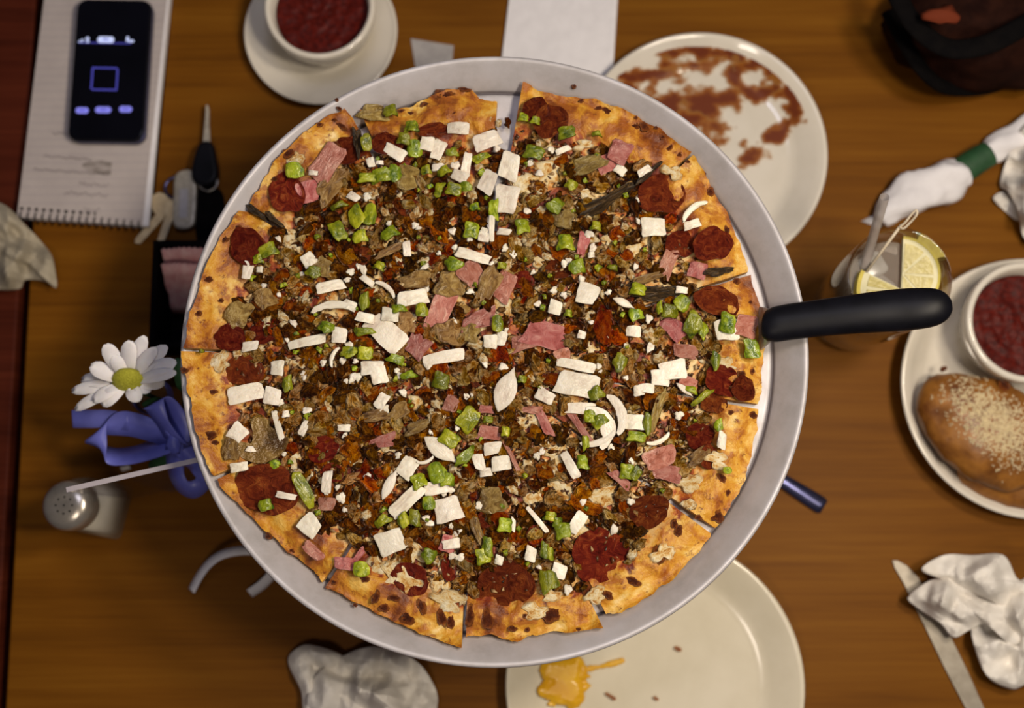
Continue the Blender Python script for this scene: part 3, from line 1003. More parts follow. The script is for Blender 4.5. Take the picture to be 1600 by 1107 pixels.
# green pepper pieces
for q in [(465, 273, 30, 24, 0), (575, 228, 28, 16, 100), (575, 283, 34, 14, 5), (600, 280, 34, 22, 20), (617, 277, 22, 24, 0), (562, 345, 26, 34, 20), (580, 345, 22, 36, -10), (530, 367, 34, 20, -50), (566, 376, 24, 20, 0),
          (612, 372, 28, 19, 20), (533, 329, 24, 12, 20), (646, 207, 24, 18, 10), (634, 223, 22, 18, 0), (649, 240, 24, 27, 0), (752, 252, 24, 14, 20), (707, 245, 18, 16, 0), (668, 273, 17, 15, 0), (696, 275, 22, 14, 20),
          (690, 303, 24, 16, 70), (709, 299, 26, 18, -10), (730, 297, 20, 15, 0), (774, 330, 32, 15, 95), (735, 364, 25, 24, 0), (813, 359, 24, 22, 20), (866, 327, 24, 24, 40), (833, 244, 32, 20, -10), (817, 193, 16, 12, 0),
          (835, 195, 16, 12, 0), (886, 215, 28, 18, 20), (931, 218, 14, 10, 0), (891, 295, 18, 14, 0), (929, 360, 17, 14, 0), (883, 387, 27, 26, 10), (900, 423, 25, 23, 0), (955, 424, 16, 9, -20), (995, 459, 24, 18, 0),
          (596, 423, 20, 13, -15), (711, 416, 26, 18, -15), (571, 475, 16, 27, 0), (625, 487, 20, 14, 0), (660, 491, 20, 21, 0), (571, 520, 27, 14, 0), (549, 555, 25, 16, 10), (573, 555, 24, 18, 10), (620, 564, 28, 14, -10),
          (690, 600, 25, 24, 0), (777, 510, 18, 25, 0), (784, 419, 15, 10, 0), (991, 496, 20, 20, 0), (967, 569, 19, 25, -10), (816, 596, 14, 11, 0), (1062, 479, 26, 22, -50), (1042, 487, 28, 20, 0), (1080, 510, 36, 23, 80),
          (1095, 521, 26, 12, 90), (1134, 511, 24, 30, 0), (1170, 549, 24, 28, 20), (1115, 565, 13, 25, 0), (1094, 624, 36, 12, 38), (1076, 614, 20, 12, -20), (1029, 487, 10, 20, 0), (423, 398, 32, 22, 10), (408, 411, 18, 15, 0),
          (493, 429, 25, 16, 8), (512, 517, 22, 16, 0), (452, 602, 15, 25, 0), (434, 726, 17, 13, 20), (476, 767, 60, 19, -62), (420, 789, 22, 18, 0), (702, 686, 32, 22, -25), (686, 744, 28, 32, 20), (700, 752, 18, 24, -20),
          (653, 755, 25, 21, 30), (671, 788, 20, 20, 0), (632, 813, 18, 22, 20), (650, 810, 20, 24, 0), (602, 817, 24, 18, 30), (733, 657, 38, 26, 65), (726, 714, 34, 14, 45), (763, 657, 16, 10, 0), (790, 676, 14, 14, 0),
          (930, 619, 22, 24, 20), (922, 655, 22, 20, 0), (936, 660, 22, 22, 20), (914, 693, 10, 24, 0), (911, 726, 19, 22, 10), (787, 820, 24, 20, 0), (860, 808, 20, 14, 0), (878, 830, 25, 22, 20), (868, 815, 16, 14, 0),
          (1008, 663, 13, 29, 0), (991, 685, 30, 15, -5), (977, 735, 22, 22, 0), (990, 740, 18, 18, -30), (1119, 668, 13, 19, 0), (1133, 735, 14, 10, 0), (567, 890, 25, 22, 0), (671, 866, 20, 20, 0), (752, 868, 24, 22, 20),
          (763, 855, 18, 28, 0), (851, 862, 13, 22, 0), (860, 864, 12, 20, 0), (857, 909, 24, 36, 5), (612, 183, 22, 20, 0), (321, 552, 8, 6, 0), (887, 494, 13, 11, 0), (640, 590, 22, 14, 10), (742, 330, 16, 12, 0)]:
    top('G', GP_R, 'green_pepper', *q, th=0.0024, lift=0.0062, tilt=0.25)
# burnt bubbles of the crust
for q in [(693, 148, 38, 26, 0), (666, 167, 26, 22, 20), (712, 175, 20, 11, 30), (689, 177, 14, 11, 0), (641, 178, 14, 10, 0), (627, 174, 16, 8, 10), (726, 140, 26, 9, -5), (952, 175, 36, 25, -10), (1007, 198, 22, 20, 0),
          (992, 197, 18, 18, 0), (1035, 215, 12, 10, 0), (1047, 231, 22, 10, 40), (1062, 242, 12, 14, 0), (908, 158, 11, 7, 0), (1075, 253, 9, 7, 0), (994, 184, 8, 7, 0), (1025, 200, 8, 7, 0), (935, 170, 18, 12, 0),
          (533, 197, 28, 10, -35), (530, 170, 12, 8, -40), (523, 227, 22, 16, 0), (521, 188, 14, 8, 0), (499, 195, 15, 9, 0), (450, 240, 24, 20, 0), (288, 579, 16, 12, 0), (332, 613, 20, 10, 0), (328, 681, 26, 18, 0),
          (336, 692, 16, 9, 10), (637, 966, 28, 32, 0), (587, 934, 26, 14, 70), (616, 935, 25, 13, 0), (690, 966, 18, 36, 10), (704, 972, 16, 28, 0), (734, 963, 40, 17, 80), (659, 949, 16, 30, 20), (522, 910, 10, 9, 0),
          (555, 946, 9, 8, 0), (761, 968, 22, 42, 10), (801, 982, 18, 15, 0), (820, 963, 9, 9, 0), (824, 984, 10, 11, 0), (862, 961, 44, 28, 20), (950, 930, 22, 14, -30), (918, 926, 24, 36, -10), (888, 921, 20, 30, 0),
          (904, 984, 9, 7, 0), (1030, 867, 22, 34, 10), (1060, 830, 15, 24, -20), (989, 909, 32, 15, -20), (1127, 747, 22, 14, -50), (1137, 770, 10, 13, 0), (1054, 820, 14, 20, 0), (1142, 645, 11, 10, 0), (1158, 585, 16, 14, 0),
          (1175, 581, 11, 12, 0), (1176, 649, 18, 14, 0), (1120, 807, 26, 26, 0), (1091, 809, 14, 10, 0), (1175, 614, 9, 6, 0), (1177, 553, 16, 8, 10), (1172, 473, 9, 8, 0), (325, 437, 18, 12, 0), (310, 490, 14, 12, 0),
          (352, 375, 16, 10, 30), (345, 470, 12, 9, 0), (372, 355, 12, 9, 0), (420, 838, 16, 12, -30), (455, 862, 14, 10, 0), (1150, 440, 16, 14, 0), (1110, 300, 16, 20, 0), (1135, 360, 12, 20, 0), (600, 950, 20, 18, 0), (430, 280, 16, 12, 0), (570, 905, 18, 14, 0)]:
    top('B', BUR, 'burnt_bubble', *q, th=0.0014, lift=-0.0002, tilt=0.03)

# crumbs: sausage, beef, bacon bits, cheese bits and onion bits spread over the sauce
count = {}
spec_pts = [[] for _ in range(NS)]
rg = random.Random(11)
tries = 0
made = 0
while made < 2750 and tries < 40000:
    tries += 1
    u, v_ = rg.uniform(290, 1190), rg.uniform(130, 1010)
    i, t = which(u, v_)
    lim = 0.85 + 0.07 * noise.noise(Vector((u * 0.02, v_ * 0.02, 0)))
    if t > lim or t > 0.74 and rg.random() < (t - 0.74) * 6: continue
    if i == 0 and abs(ang(u, v_) - bounds[0][0]) < 0.03 and t > 0.45 and u < 812: continue
    if i in (1, 2, 3, 4) and t > 0.64 and rg.random() < 0.5: continue
    bad = False
    for kd, a, b, r in OCC:
        if abs(a - u) < 60 and abs(b - v_) < 60:
            d = hypot(a - u, b - v_)
            if kd == 'P' and d < r * 0.8 and (t > 0.72 and rg.random() < 0.97 or rg.random() < 0.4): bad = True; break
            if kd in 'OGH' and d < r * 0.85: bad = True; break
            if kd in 'CM' and d < r * 0.75 and rg.random() < 0.85: bad = True; break
    if bad: continue
    m1 = noise.noise(Vector((u * 0.013, v_ * 0.013, 3.0)))
    x = rg.random()
    if x < 0.30 - 0.5 * m1: fam, nm, sz = BEEF, 'beef_crumb', 11 + 18 * rg.random() ** 1.6
    elif x < 0.66: fam, nm, sz = SAUS, 'sausage_crumb', 11 + 18 * rg.random() ** 1.6
    elif x < 0.82: fam, nm, sz = BAC, 'bacon_bit', 12 + 24 * rg.random() ** 2
    elif x < 0.93: fam, nm, sz = CBT, 'cheese_bit', rg.uniform(10, 20)
    elif x < 0.975: fam, nm, sz = ON_B, 'onion_bit', rg.uniform(9, 17)
    else: fam, nm, sz = GP_R, 'green_pepper_bit', rg.uniform(8, 13)
    if count.get((i, nm), 0) >= 290: continue
    count[(i, nm)] = count.get((i, nm), 0) + 1
    _, _, p, z = surf(u, v_)
    thin = fam in (ON_B, GP_R)
    th = 0.002 if thin else min(0.0085, sz * PXM * rg.uniform(0.6, 1.0))
    place(rg.choice(fam), nm, SL[i], (p.x, p.y, z + (0.004 if thin else rg.uniform(-0.0005, 0.0042))),
          (rg.uniform(-.3, .3), rg.uniform(-.3, .3), rg.uniform(0, 6.28)), (sz * PXM * rg.uniform(0.8, 1.25), sz * PXM * rg.uniform(0.65, 1.0), th))
    made += 1
print('crumbs', made, tries)
m_speck = mottled('meat_speck', (0.012, 0.004, 0.002), (0.15, 0.05, 0.012), 220, 0.4)
m_speck2 = mottled('sausage_speck_tan', (0.16, 0.07, 0.02), (0.60, 0.42, 0.20), 220, 0.4)
# specks too small to pick apart: one joined part per slice
ico = [bpy.data.meshes['sausage_speck']]
sv = [tuple(q.co) for q in ico[0].vertices]
sf = [tuple(q.vertices) for q in ico[0].polygons]
for i in range(NS):
    for nm, mt, cnt in (('meat_specks', m_speck, 300), ('sausage_specks', m_speck2, 130)):
        vs, fs = [], []
        k_ = 0
        a0, a1 = bounds[i]
        while k_ < cnt:
            a = rg.uniform(a0, a1)
            t = sqrt(rg.uniform(0.001, 0.80 ** 2)) * rg.uniform(0.98, 1.06)
            o = outer_at(i, a)
            u, v_ = CU + (o[0] - CU) * t, CV + (o[1] - CV) * t
            _, _, p, z = surf(u, v_)
            s = rg.uniform(4, 9.5) * PXM
            b = len(vs)
            ca = rg.uniform(0, 6.28)
            c_, s_ = cos(ca), sin(ca)
            zz = z + rg.uniform(0.0004, 0.0036)
            for x, y, q in sv:
                vs.append((p.x + s * (x * c_ - y * s_ * 0.8), p.y + s * (x * s_ + y * c_ * 0.8), zz + s * q * 0.8))
            fs += [tuple(j + b for j in q) for q in sf]
            k_ += 1
        tag(M(nm, vs, fs, mt, SL[i]), kind='stuff')


# ------------------------------------------------------------------ plates, bowls
def plate_prof(R, h, flat=0.70, t=0.004):
    return [(0, 0.004), (flat * R, 0.004), ((flat + .05) * R, 0.0047), ((flat + .10) * R, 0.0075), (0.90 * R, 0.60 * h + .003), (0.965 * R, h - 0.001), (0.985 * R, h), (R, h - 0.0012),
            (0.995 * R, h - 0.0032), (0.90 * R, 0.5 * h - 0.001), (0.75 * R, 0.0028), (0.68 * R, 0.0), (0.62 * R, 0.0), (0.60 * R, 0.0015), (0, 0.0015)]


def prof_z(prof_, r):
    for (r0, z0), (r1, z1) in zip(prof_[:-1], prof_[1:]):
        if r0 <= r <= r1: return z0 + (z1 - z0) * (r - r0) / max(1e-9, r1 - r0)
        if r1 < r0: break
    return prof_[0][1]


def plate(cu, cv, rpx, h, label, mat, name='dinner_plate'):
    c = P(cu, cv, h)
    R = rpx / (F / (CAMZ - h))
    t = thing(name, (c.x, c.y, 0), label, 'plate')
    pf = plate_prof(R, h)
    M('dish', *lathe(pf, (c.x, c.y, 0), 96), mat, t)
    return t, c, R, pf


def smear(t, c, R, pf, name, strokes, mat, step=1.6, thr=0.32, nscale=0.035, namp=0.62, raise_=0.0006, seed=0.0, hgt=0.0):
    """irregular film lying on a plate, from strokes (u, v points, half width px)"""
    us = [p[0] for s in strokes for p in s[0]]
    vs_ = [p[1] for s in strokes for p in s[0]]
    wm = max(s[1] for s in strokes) * 1.6
    u0, u1, v0, v1 = min(us) - wm, max(us) + wm, min(vs_) - wm, max(vs_) + wm
    nx, ny = int((u1 - u0) / step) + 1, int((v1 - v0) / step) + 1

    def val(u, v):
        best = 0
        for pts, wd in strokes:
            for (a, b), (c_, d) in zip(pts[:-1], pts[1:]):
                dx, dy = c_ - a, d - b
                L = dx * dx + dy * dy
                q = max(0, min(1, ((u - a) * dx + (v - b) * dy) / L)) if L else 0
                best = max(best, 1 - hypot(u - a - q * dx, v - b - q * dy) / (wd * 1.6))
        if best <= 0: return -1
        pq = P(u, v, 0.012)
        if hypot(pq.x - c.x, pq.y - c.y) > 0.93 * R: return -1
        n = noise.fractal(Vector((u * nscale, v * nscale * 1.3, seed)), 1.0, 2.0, 4)
        return best + namp * n * 0.7
    grid = [[val(u0 + i * step, v0 + j * step) for i in range(nx)] for j in range(ny)]
    ids, vv, am, ff = {}, [], [], []

    def vid(i, j):
        if (i, j) not in ids:
            p = P(u0 + i * step, v0 + j * step, 0.006)
            r = hypot(p.x - c.x, p.y - c.y)
            z = prof_z(pf, r)
            if r > R * 0.75:
                p = P(u0 + i * step, v0 + j * step, z)
                z = prof_z(pf, min(R * .97, hypot(p.x - c.x, p.y - c.y)))
            q = max(0, grid[j][i] - thr)
            ids[(i, j)] = len(vv)
            vv.append((p.x, p.y, z + raise_ + 0.00025 * seed + hgt * min(1, q * 2.5) ** 0.5))
            am.append(min(1.0, q * 1.7))
        return ids[(i, j)]
    for j in range(ny - 1):
        for i in range(nx - 1):
            if (grid[j][i] + grid[j + 1][i] + grid[j][i + 1] + grid[j + 1][i + 1]) / 4 > thr:
                ff.append((vid(i, j), vid(i, j + 1), vid(i + 1, j + 1), vid(i + 1, j)))
    if ff: return M(name, vv, ff, mat, t, attr={'amount': am})


t, c, R, pf = plate(1098, 236, 203, 0.021, 'dirty round white plate at top right smeared with brown tomato sauce', m_ceramic)
smear(t, c, R, pf, 'sauce_smear', [([(1042, 84), (1085, 75), (1130, 82), (1152, 86)], 17), ([(1128, 58), (1140, 78), (1158, 90)], 13)], m_smear, seed=1, thr=0.42)
smear(t, c, R, pf, 'sauce_smear', [([(1140, 108), (1195, 95), (1215, 125), (1210, 140), (1180, 152), (1150, 130), (1140, 108)], 12)], m_smear, seed=2, thr=0.36)
smear(t, c, R, pf, 'sauce_smear', [([(1215, 130), (1240, 150), (1242, 175), (1228, 200), (1200, 222), (1168, 246)], 20)], m_smear, seed=3, thr=0.44, namp=0.9)
smear(t, c, R, pf, 'sauce_smear', [([(1030, 165), (1075, 152), (1145, 154)], 18), ([(1050, 172), (1110, 172)], 20)], m_smear, seed=4, thr=0.3)
smear(t, c, R, pf, 'sauce_smear', [([(968, 122), (1010, 118), (1060, 116)], 20), ([(960, 130), (1010, 150)], 20), ([(1070, 185), (1130, 205)], 24), ([(1100, 200), (1110, 230)], 18)], m_smear, seed=5, thr=0.5, namp=0.8)
smear(t, c, R, pf, 'sauce_smear', [([(967, 85), (974, 95)], 5)], m_smear, seed=6, thr=0.25, namp=0.3)
smear(t, c, R, pf, 'sauce_smear', [([(1040, 102), (1090, 104), (1140, 98)], 18)], m_smear, seed=7, thr=0.58, namp=0.7)

t, c, R, pf = plate(1024, 1072, 228, 0.021, 'cream plate with a mustard blob, tucked under the bottom of the pan', m_ceramic2)
smear(t, c, R, pf, 'mustard_blob', [([(865, 1050), (895, 1050)], 20), ([(870, 1075), (890, 1078)], 24)], m_mustard, seed=8, thr=0.28, namp=0.35, hgt=0.005)
smear(t, c, R, pf, 'mustard_streak', [([(915, 1046), (950, 1040), (972, 1032)], 4)], m_mustard, seed=9, thr=0.3, namp=0.5, hgt=0.001)
smear(t, c, R, pf, 'crumb_stain', [([(1056, 1013), (1062, 1016)], 4)], m_smear, seed=12, thr=0.35, namp=0.3)
smear(t, c, R, pf, 'crumb_stain', [([(948, 1084), (960, 1092)], 3), ([(1023, 1090), (1027, 1093)], 3)], m_smear, seed=13, thr=0.3, namp=0.3)

PLR = plate(1614, 605, 207, 0.026, 'white plate at the right edge holding the sauce bowl and the bread roll', m_ceramic)


def bowl(cu, cv, rpx, zr, zb, label, saucelabel, mat):
    c = P(cu, cv, zr)
    R = rpx / (F / (CAMZ - zr))
    h = zr - zb
    t = thing('sauce_bowl', (c.x, c.y, zb), label, 'bowl')
    pf = [(0, 0.005), (0.5 * R, 0.006), (0.72 * R, 0.35 * h), (0.85 * R, 0.75 * h), (0.885 * R, h - 0.002), (0.93 * R, h), (0.98 * R, h - 0.0005), (R, h - 0.003),
          (0.985 * R, 0.8 * h), (0.90 * R, 0.45 * h), (0.68 * R, 0.1 * h), (0.60 * R, 0.0), (0.52 * R, 0.0), (0.5 * R, 0.002), (0, 0.002)]
    M('body', *lathe(pf, (c.x, c.y, zb), 80), mat, t)
    zs = 0.74 * h
    vs, fs = lathe([(0, 0.5 * h), (0.3 * R, 0.5 * h), (0.70 * R, 0.52 * h), (0.835 * R, zs - 0.0006)] + [(R * 0.82 * (1 - q / 22), zs) for q in range(22)] + [(0, zs)], (c.x, c.y, zb), 64)
    vs = [(x, y, z + (0.0018 * noise.fractal(Vector((x * 130, y * 130, 0)), 1.0, 2.0, 3) if z > zb + zs - 0.0003 and hypot(x - c.x, y - c.y) < 0.8 * R else 0)) for x, y, z in vs]
    tag(M('marinara_sauce', vs, fs, m_sauce, org=(c.x, c.y, zb + .5 * h)), saucelabel, 'sauce')


bowl(1607, 503, 98, 0.060, 0.0045, 'round cream sauce bowl on the plate with the bread at the right edge', 'dark red marinara sauce filling the bowl at the right edge', m_ceramic)

# saucer and bowl at top left
c = P(501, 48, 0.014)
R = 126 / (F / (CAMZ - 0.014))
tag(M('saucer', *lathe(plate_prof(R, 0.015, 0.5), (c.x, c.y, 0), 80), m_ceramic, org=(c.x, c.y, 0)), 'small white saucer at top left under a bowl of red sauce', 'saucer')
bowl(499, 8, 92, 0.055, 0.0045, 'white bowl of red sauce standing on the small saucer at top left', 'chunky dark red sauce in the bowl on the top left saucer', m_ceramic)

# bread on the right plate
def loaf(name, label, pts, rads, zc, flat, seed):
    pts = catmull([P(u, v, zc) for u, v in pts], 5)
    rr = catmull([Vector((r, 0, 0)) for r in rads], 5)
    rr = [q.x / (F / (CAMZ - zc)) for q in rr]
    vs, fs = tube(pts, rr, 28, flat)
    out = []
    for v_ in vs:
        v_ = Vector(v_)
        n = noise.fractal(v_ * 45 + Vector((seed, 0, 0)), 1.0, 2.0, 4)
        ctr = min(pts, key=lambda p: (p - v_).length)
        out.append(v_ + (v_ - ctr) * 0.14 * n)
    return out, fs


b1 = thing('bread_roll', P(1540, 665, 0.006), 'golden brown stuffed bread roll sprinkled with grated parmesan on the right plate', 'bread')
v1, f1 = loaf('crust', '', [(1458, 588), (1466, 602), (1492, 636), (1538, 672), (1592, 694), (1640, 715), (1662, 725)], [8, 36, 66, 80, 74, 44, 8], 0.034, 0.66, 3.0)
zmin = min(q.z for q in v1)
v1 = [q + Vector((0, 0, 0.0055 - zmin)) for q in v1]
M('crust', v1, f1, m_bread, b1)
b2 = thing('bread_roll', P(1590, 770, 0.006), 'smaller golden bread piece behind the stuffed roll at the plate\'s lower rim', 'bread')
v2, f2 = loaf('crust', '', [(1503, 722), (1512, 730), (1545, 745), (1600, 757), (1660, 765), (1690, 768)], [6, 26, 36, 40, 34, 6], 0.018, 0.62, 9.0)
zmin = min(q.z for q in v2)
v2 = [q + Vector((0, 0, 0.0075 - zmin)) for q in v2]
M('crust', v2, f2, m_bread, b2)
rg = random.Random(5)
pts_top = [q for q in v1]
vs, fs = [], []
from mathutils.bvhtree import BVHTree
bv = BVHTree.FromPolygons([tuple(q) for q in v1], f1)
n = 0
while n < 1700:
    u, v_ = rg.gauss(1555, 42), rg.gauss(660, 45)
    d = (u - 1490) * 0.71 + (v_ - 590) * 0.71
    e = -(u - 1545) * 0.71 + (v_ - 655) * 0.71
    if d < 0 or abs(e + 8) > 42 * rg.random() + 14: continue
    p = P(u, v_, 0.06)
    hit = bv.ray_cast(Vector((p.x, p.y, 0.3)), Vector((0, 0, -1)))
    if hit[0] is None: 
        n += 1
        continue
    q = hit[0]
    s = rg.uniform(0.0007, 0.0019)
    b = len(vs)
    a = rg.uniform(0, 6.28)
    for dx, dy, dz in ((1.6, 0, 0), (-.6, .6, 0), (-.6, -.6, 0), (0, 0, .9)):
        vs.append((q.x + s * (dx * cos(a) - dy * sin(a)), q.y + s * (dx * sin(a) + dy * cos(a)), q.z - 0.0001 + s * dz))
    fs += [(b, b + 1, b + 2), (b, b + 3, b + 1), (b + 1, b + 3, b + 2), (b + 2, b + 3, b)]
    n += 1
tag(M('grated_parmesan', vs, fs, m_parm, b1, smooth=False), kind='stuff')
vb = lump('burnt_tip', m_burn, 3, 0.8)
q = bv.ray_cast(Vector((P(1572, 603, .05).x, P(1572, 603, .05).y, 0.3)), Vector((0, 0, -1)))[0] or P(1572, 603, 0.04)
place(vb, 'burnt_tip', b1, q, (0, 0, 0.5), (0.010, 0.013, 0.008))
q = bv.ray_cast(Vector((P(1474, 577, .04).x, P(1474, 577, .04).y, 0.3)), Vector((0, 0, -1)))[0] or P(1474, 577, 0.03)
place(vb, 'burnt_tip', b1, q, (0, 0, 0.5), (0.006, 0.005, 0.005))


# ------------------------------------------------------------------ paper napkins
def tri(x):
    x = x - math.floor(x)
    return 4 * abs(x - 0.5) - 1


m_napkin_dim = mottled('dimmed_tan_paper', (0.34, 0.295, 0.215), (0.42, 0.37, 0.28), 60, 0.95, spec=0.1, bump=0.2, dist=0.0006)  # napkin tone darkened to stand in for weaker light at the left


def napkin(name, label, lobes, seed, cat='napkin', paper=None):
    """crumpled paper: lobes of (outline px, centre px, base z, height)"""
    rg = random.Random(seed)
    parts = []
    for outline, cc, z0, H in lobes:
        waves = []
        for wl, amp, cnt in ((0.050, 0.36, 3), (0.024, 0.20, 4), (0.012, 0.06, 4)):
            for _ in range(cnt):
                a = rg.uniform(0, 2 * pi)
                waves.append((cos(a) / wl, sin(a) / wl, rg.random(), amp * rg.uniform(0.6, 1.2)))
        N, RN = 96, 30
        dense = catmull([Vector((u, v, 0)) for u, v in outline], 12, True)
        L = len(dense)
        ring_ = [dense[int(i * L / N)] for i in range(N)]
        vs, fs = [], []
        for k_ in range(N):
            for j in range(RN + 1):
                s = 0.02 + 0.98 * j / RN
                u, v = cc[0] + (ring_[k_].x - cc[0]) * s, cc[1] + (ring_[k_].y - cc[1]) * s
                p = P(u, v, z0 + 0.3 * H)
                wx = p.x + 0.005 * noise.noise(Vector((p.x * 30, p.y * 30, seed)))
                wy = p.y + 0.005 * noise.noise(Vector((p.x * 30, p.y * 30, seed + 9)))
                h = sum(am * tri(fx * wx + fy * wy + ph) for fx, fy, ph, am in waves)
                dome = (1 - s ** 2.2)
                z = z0 + H * max(0.02, 0.40 * dome + 0.62 * h * (0.5 + 0.5 * dome) + 0.28)
                p = P(u, v, z)
                vs.append((p.x, p.y, z))
        for k_ in range(N):
            k2 = (k_ + 1) % N
            for j in range(RN):
                a, b = k_ * (RN + 1) + j, k2 * (RN + 1) + j
                fs.append((a, b, b + 1, a + 1))
        fs.append(tuple(k_ * (RN + 1) for k_ in range(N)))
        parts.append((vs, fs))
    vs, fs = join(parts)
    vs = [(x, y, max(z, 0.0006)) for x, y, z in vs]
    o = M(name, vs, fs, paper or m_paper, None, True, solid=0.0004)
    me = o.data
    nr = [q.normal.copy() for q in me.polygons]
    owner = {}
    for q in me.polygons:
        for ek in q.edge_keys: owner.setdefault(ek, []).append(q.index)
    sh = [len(owner[e.key]) == 2 and nr[owner[e.key][0]].angle(nr[owner[e.key][1]], 0) > 0.42 for e in me.edges]
    me.attributes.new('sharp_edge', 'BOOLEAN', 'EDGE').data.foreach_set('value', sh)
    return tag(o, label, cat)


napkin('crumpled_napkin', 'crumpled white paper napkin by the knife at lower right',
       [([(1418, 935), (1440, 915), (1462, 905), (1500, 905), (1545, 920), (1580, 950), (1600, 990), (1580, 1010), (1545, 975), (1515, 985), (1490, 997), (1470, 975), (1440, 955)], (1510, 945), 0.012, 0.030),
        ([(1440, 890), (1475, 868), (1520, 868), (1568, 868), (1590, 905), (1620, 920), (1600, 960), (1560, 945), (1520, 925), (1470, 905)], (1535, 905), 0.018, 0.030),
        ([(1520, 975), (1560, 940), (1600, 905), (1650, 900), (1670, 980), (1650, 1060), (1605, 1070), (1582, 1078), (1545, 1060), (1525, 1020)], (1600, 990), 0.004, 0.036)], 4)
napkin('crumpled_napkin', 'crumpled white paper napkin at the bottom, below the pan rim',
       [([(450, 1035), (462, 1015), (485, 1008), (530, 1022), (545, 1040), (560, 1070), (540, 1110), (480, 1120), (470, 1080)], (510, 1060), 0.002, 0.026),
        ([(478, 1100), (490, 1060), (520, 1035), (560, 1015), (600, 1012), (645, 1030), (672, 1060), (684, 1100), (660, 1150), (560, 1160), (490, 1150)], (580, 1080), 0.005, 0.038)], 21)
napkin('crumpled_napkin', 'crumpled tan paper napkin, colour darkened for weak light, lying over the table gap at the left edge',
       [([(-60, 330), (-20, 315), (10, 322), (40, 352), (62, 375), (80, 398), (86, 420), (88, 450), (70, 440), (40, 438), (30, 452), (-10, 452), (-60, 440)], (20, 390), 0.003, 0.030)], 8, paper=m_napkin_dim)
napkin('crumpled_napkin', 'crumpled white napkin at the right edge beyond the rolled cutlery',
       [([(1562, 288), (1575, 245), (1592, 205), (1630, 175), (1690, 190), (1710, 290), (1680, 375), (1630, 385), (1600, 372), (1590, 330), (1575, 300)], (1635, 280), 0.003, 0.040),
        ([(1552, 310), (1570, 300), (1590, 318), (1592, 345), (1570, 330)], (1576, 318), 0.001, 0.010)], 15)

# folded napkin sheets under the pan at the top
fn = thing('folded_napkin', P(875, 60, 0), 'flat folded white napkin under the top of the pan beside the dirty plate', 'napkin')
for k_, (dx, dz) in enumerate(((0, 0.0002), (3, 0.0014), (-2, 0.0026))):
    q = [P(800 + dx, -20, 0), P(963 + dx, -18, 0), P(952 + dx, 150, 0), P(779 + dx, 150, 0)]
    M('napkin_layer', *prism(ccw([(p.x, p.y) for p in q]), dz, dz + 0.001), m_paper2, fn, smooth=False, bevel=0.0004)

# ------------------------------------------------------------------ rolled cutlery napkin
rn = thing('rolled_cutlery', P(1470, 275, 0), 'white napkin roll of cutlery with a green paper band', 'napkin')


def roll(name, pts, rads, mat, zc, seed, seg=36, amp=0.2):
    pp = catmull([P(u, v, z) for u, v, z in pts], 5)
    r_ = [q.x / F * (CAMZ - zc) for q in catmull([Vector((r, 0, 0)) for r in rads], 5)]
    vs, fs = tube(pp, r_, seg, 0.8)
    out = []
    for i, v_ in enumerate(vs):
        ctr = pp[i // seg] if i // seg < len(pp) else pp[-1]
        n = noise.noise(Vector(v_) * 70 + Vector((seed, 0, 0))) + 0.7 * tri((i % seg) / seg * 3 + i // seg * 0.06) + 0.5 * noise.noise(Vector(v_) * 160)
        out.append(Vector(v_) + (Vector(v_) - ctr) * amp * n)
    return M(name, [(q.x, q.y, max(q.z, 0.0005)) for q in out], fs, mat, rn)


roll('napkin_end', [(1376, 345, 0.012), (1395, 325, 0.013), (1425, 305, 0.014), (1460, 290, 0.014), (1492, 276, 0.014), (1503, 272, 0.013)], [14, 25, 31, 32, 31, 27], m_paper2, 0.014, 1)
roll('paper_band', [(1494, 272, 0.013), (1510, 262, 0.013), (1530, 249, 0.013), (1545, 240, 0.013)], [22, 23, 22, 21], m_green, 0.013, 2, amp=0.02)
roll('napkin_end', [(1540, 242, 0.012), (1560, 228, 0.012), (1590, 212, 0.012), (1640, 186, 0.012)], [18, 21, 22, 24], m_paper2, 0.012, 3)
q = [P(1345, 346, 0.001), P(1372, 333, 0.004), P(1398, 318, 0.010), P(1392, 345, 0.006), P(1374, 356, 0.001)]
M('napkin_corner', [tuple(p) for p in q], [(0, 1, 4), (1, 2, 3), (1, 3, 4)], m_paper2, rn, solid=0.0006)
q = [P(1470, 318, 0.003), P(1503, 285, 0.02), P(1494, 312, 0.006), P(1480, 322, 0.001)]
M('napkin_corner', [tuple(p) for p in q], [(0, 1, 2), (0, 2, 3)], m_paper2, rn, solid=0.0006)

# ------------------------------------------------------------------ glass of water with lemon
gz = 0.140
gc = P(1406, 435, gz)
GR = 84 / (F / (CAMZ - gz))
gl = thing('water_glass', (gc.x, gc.y, 0), 'clear tumbler of water with lemon, half hidden by the black server handle', 'glass')
rb = 0.030
M('tumbler', *lathe([(0, 0.008), (rb - 0.003, 0.009), (rb + 0.002, 0.03), (GR - 0.0022, gz - 0.001), (GR - 0.0012, gz), (GR, gz - 0.001), (rb + 0.0035, 0.02), (rb, 0.002), (rb - 0.003, 0.0), (0, 0.001)], (gc.x, gc.y, 0), 64), m_glass, gl)
wz = 0.118
wr = rb + (GR - rb) * (wz - 0.02) / (gz - 0.02) - 0.0042
tag(M('water', *lathe([(0, 0.0105), (rb - 0.005, 0.0115), (rb - 0.0008, 0.035), (wr, wz), (wr - 0.001, wz + .0003), (0, wz)], (gc.x, gc.y, 0), 48), m_water, org=(gc.x, gc.y, 0.0105)), 'clear water filling the tumbler', 'water')
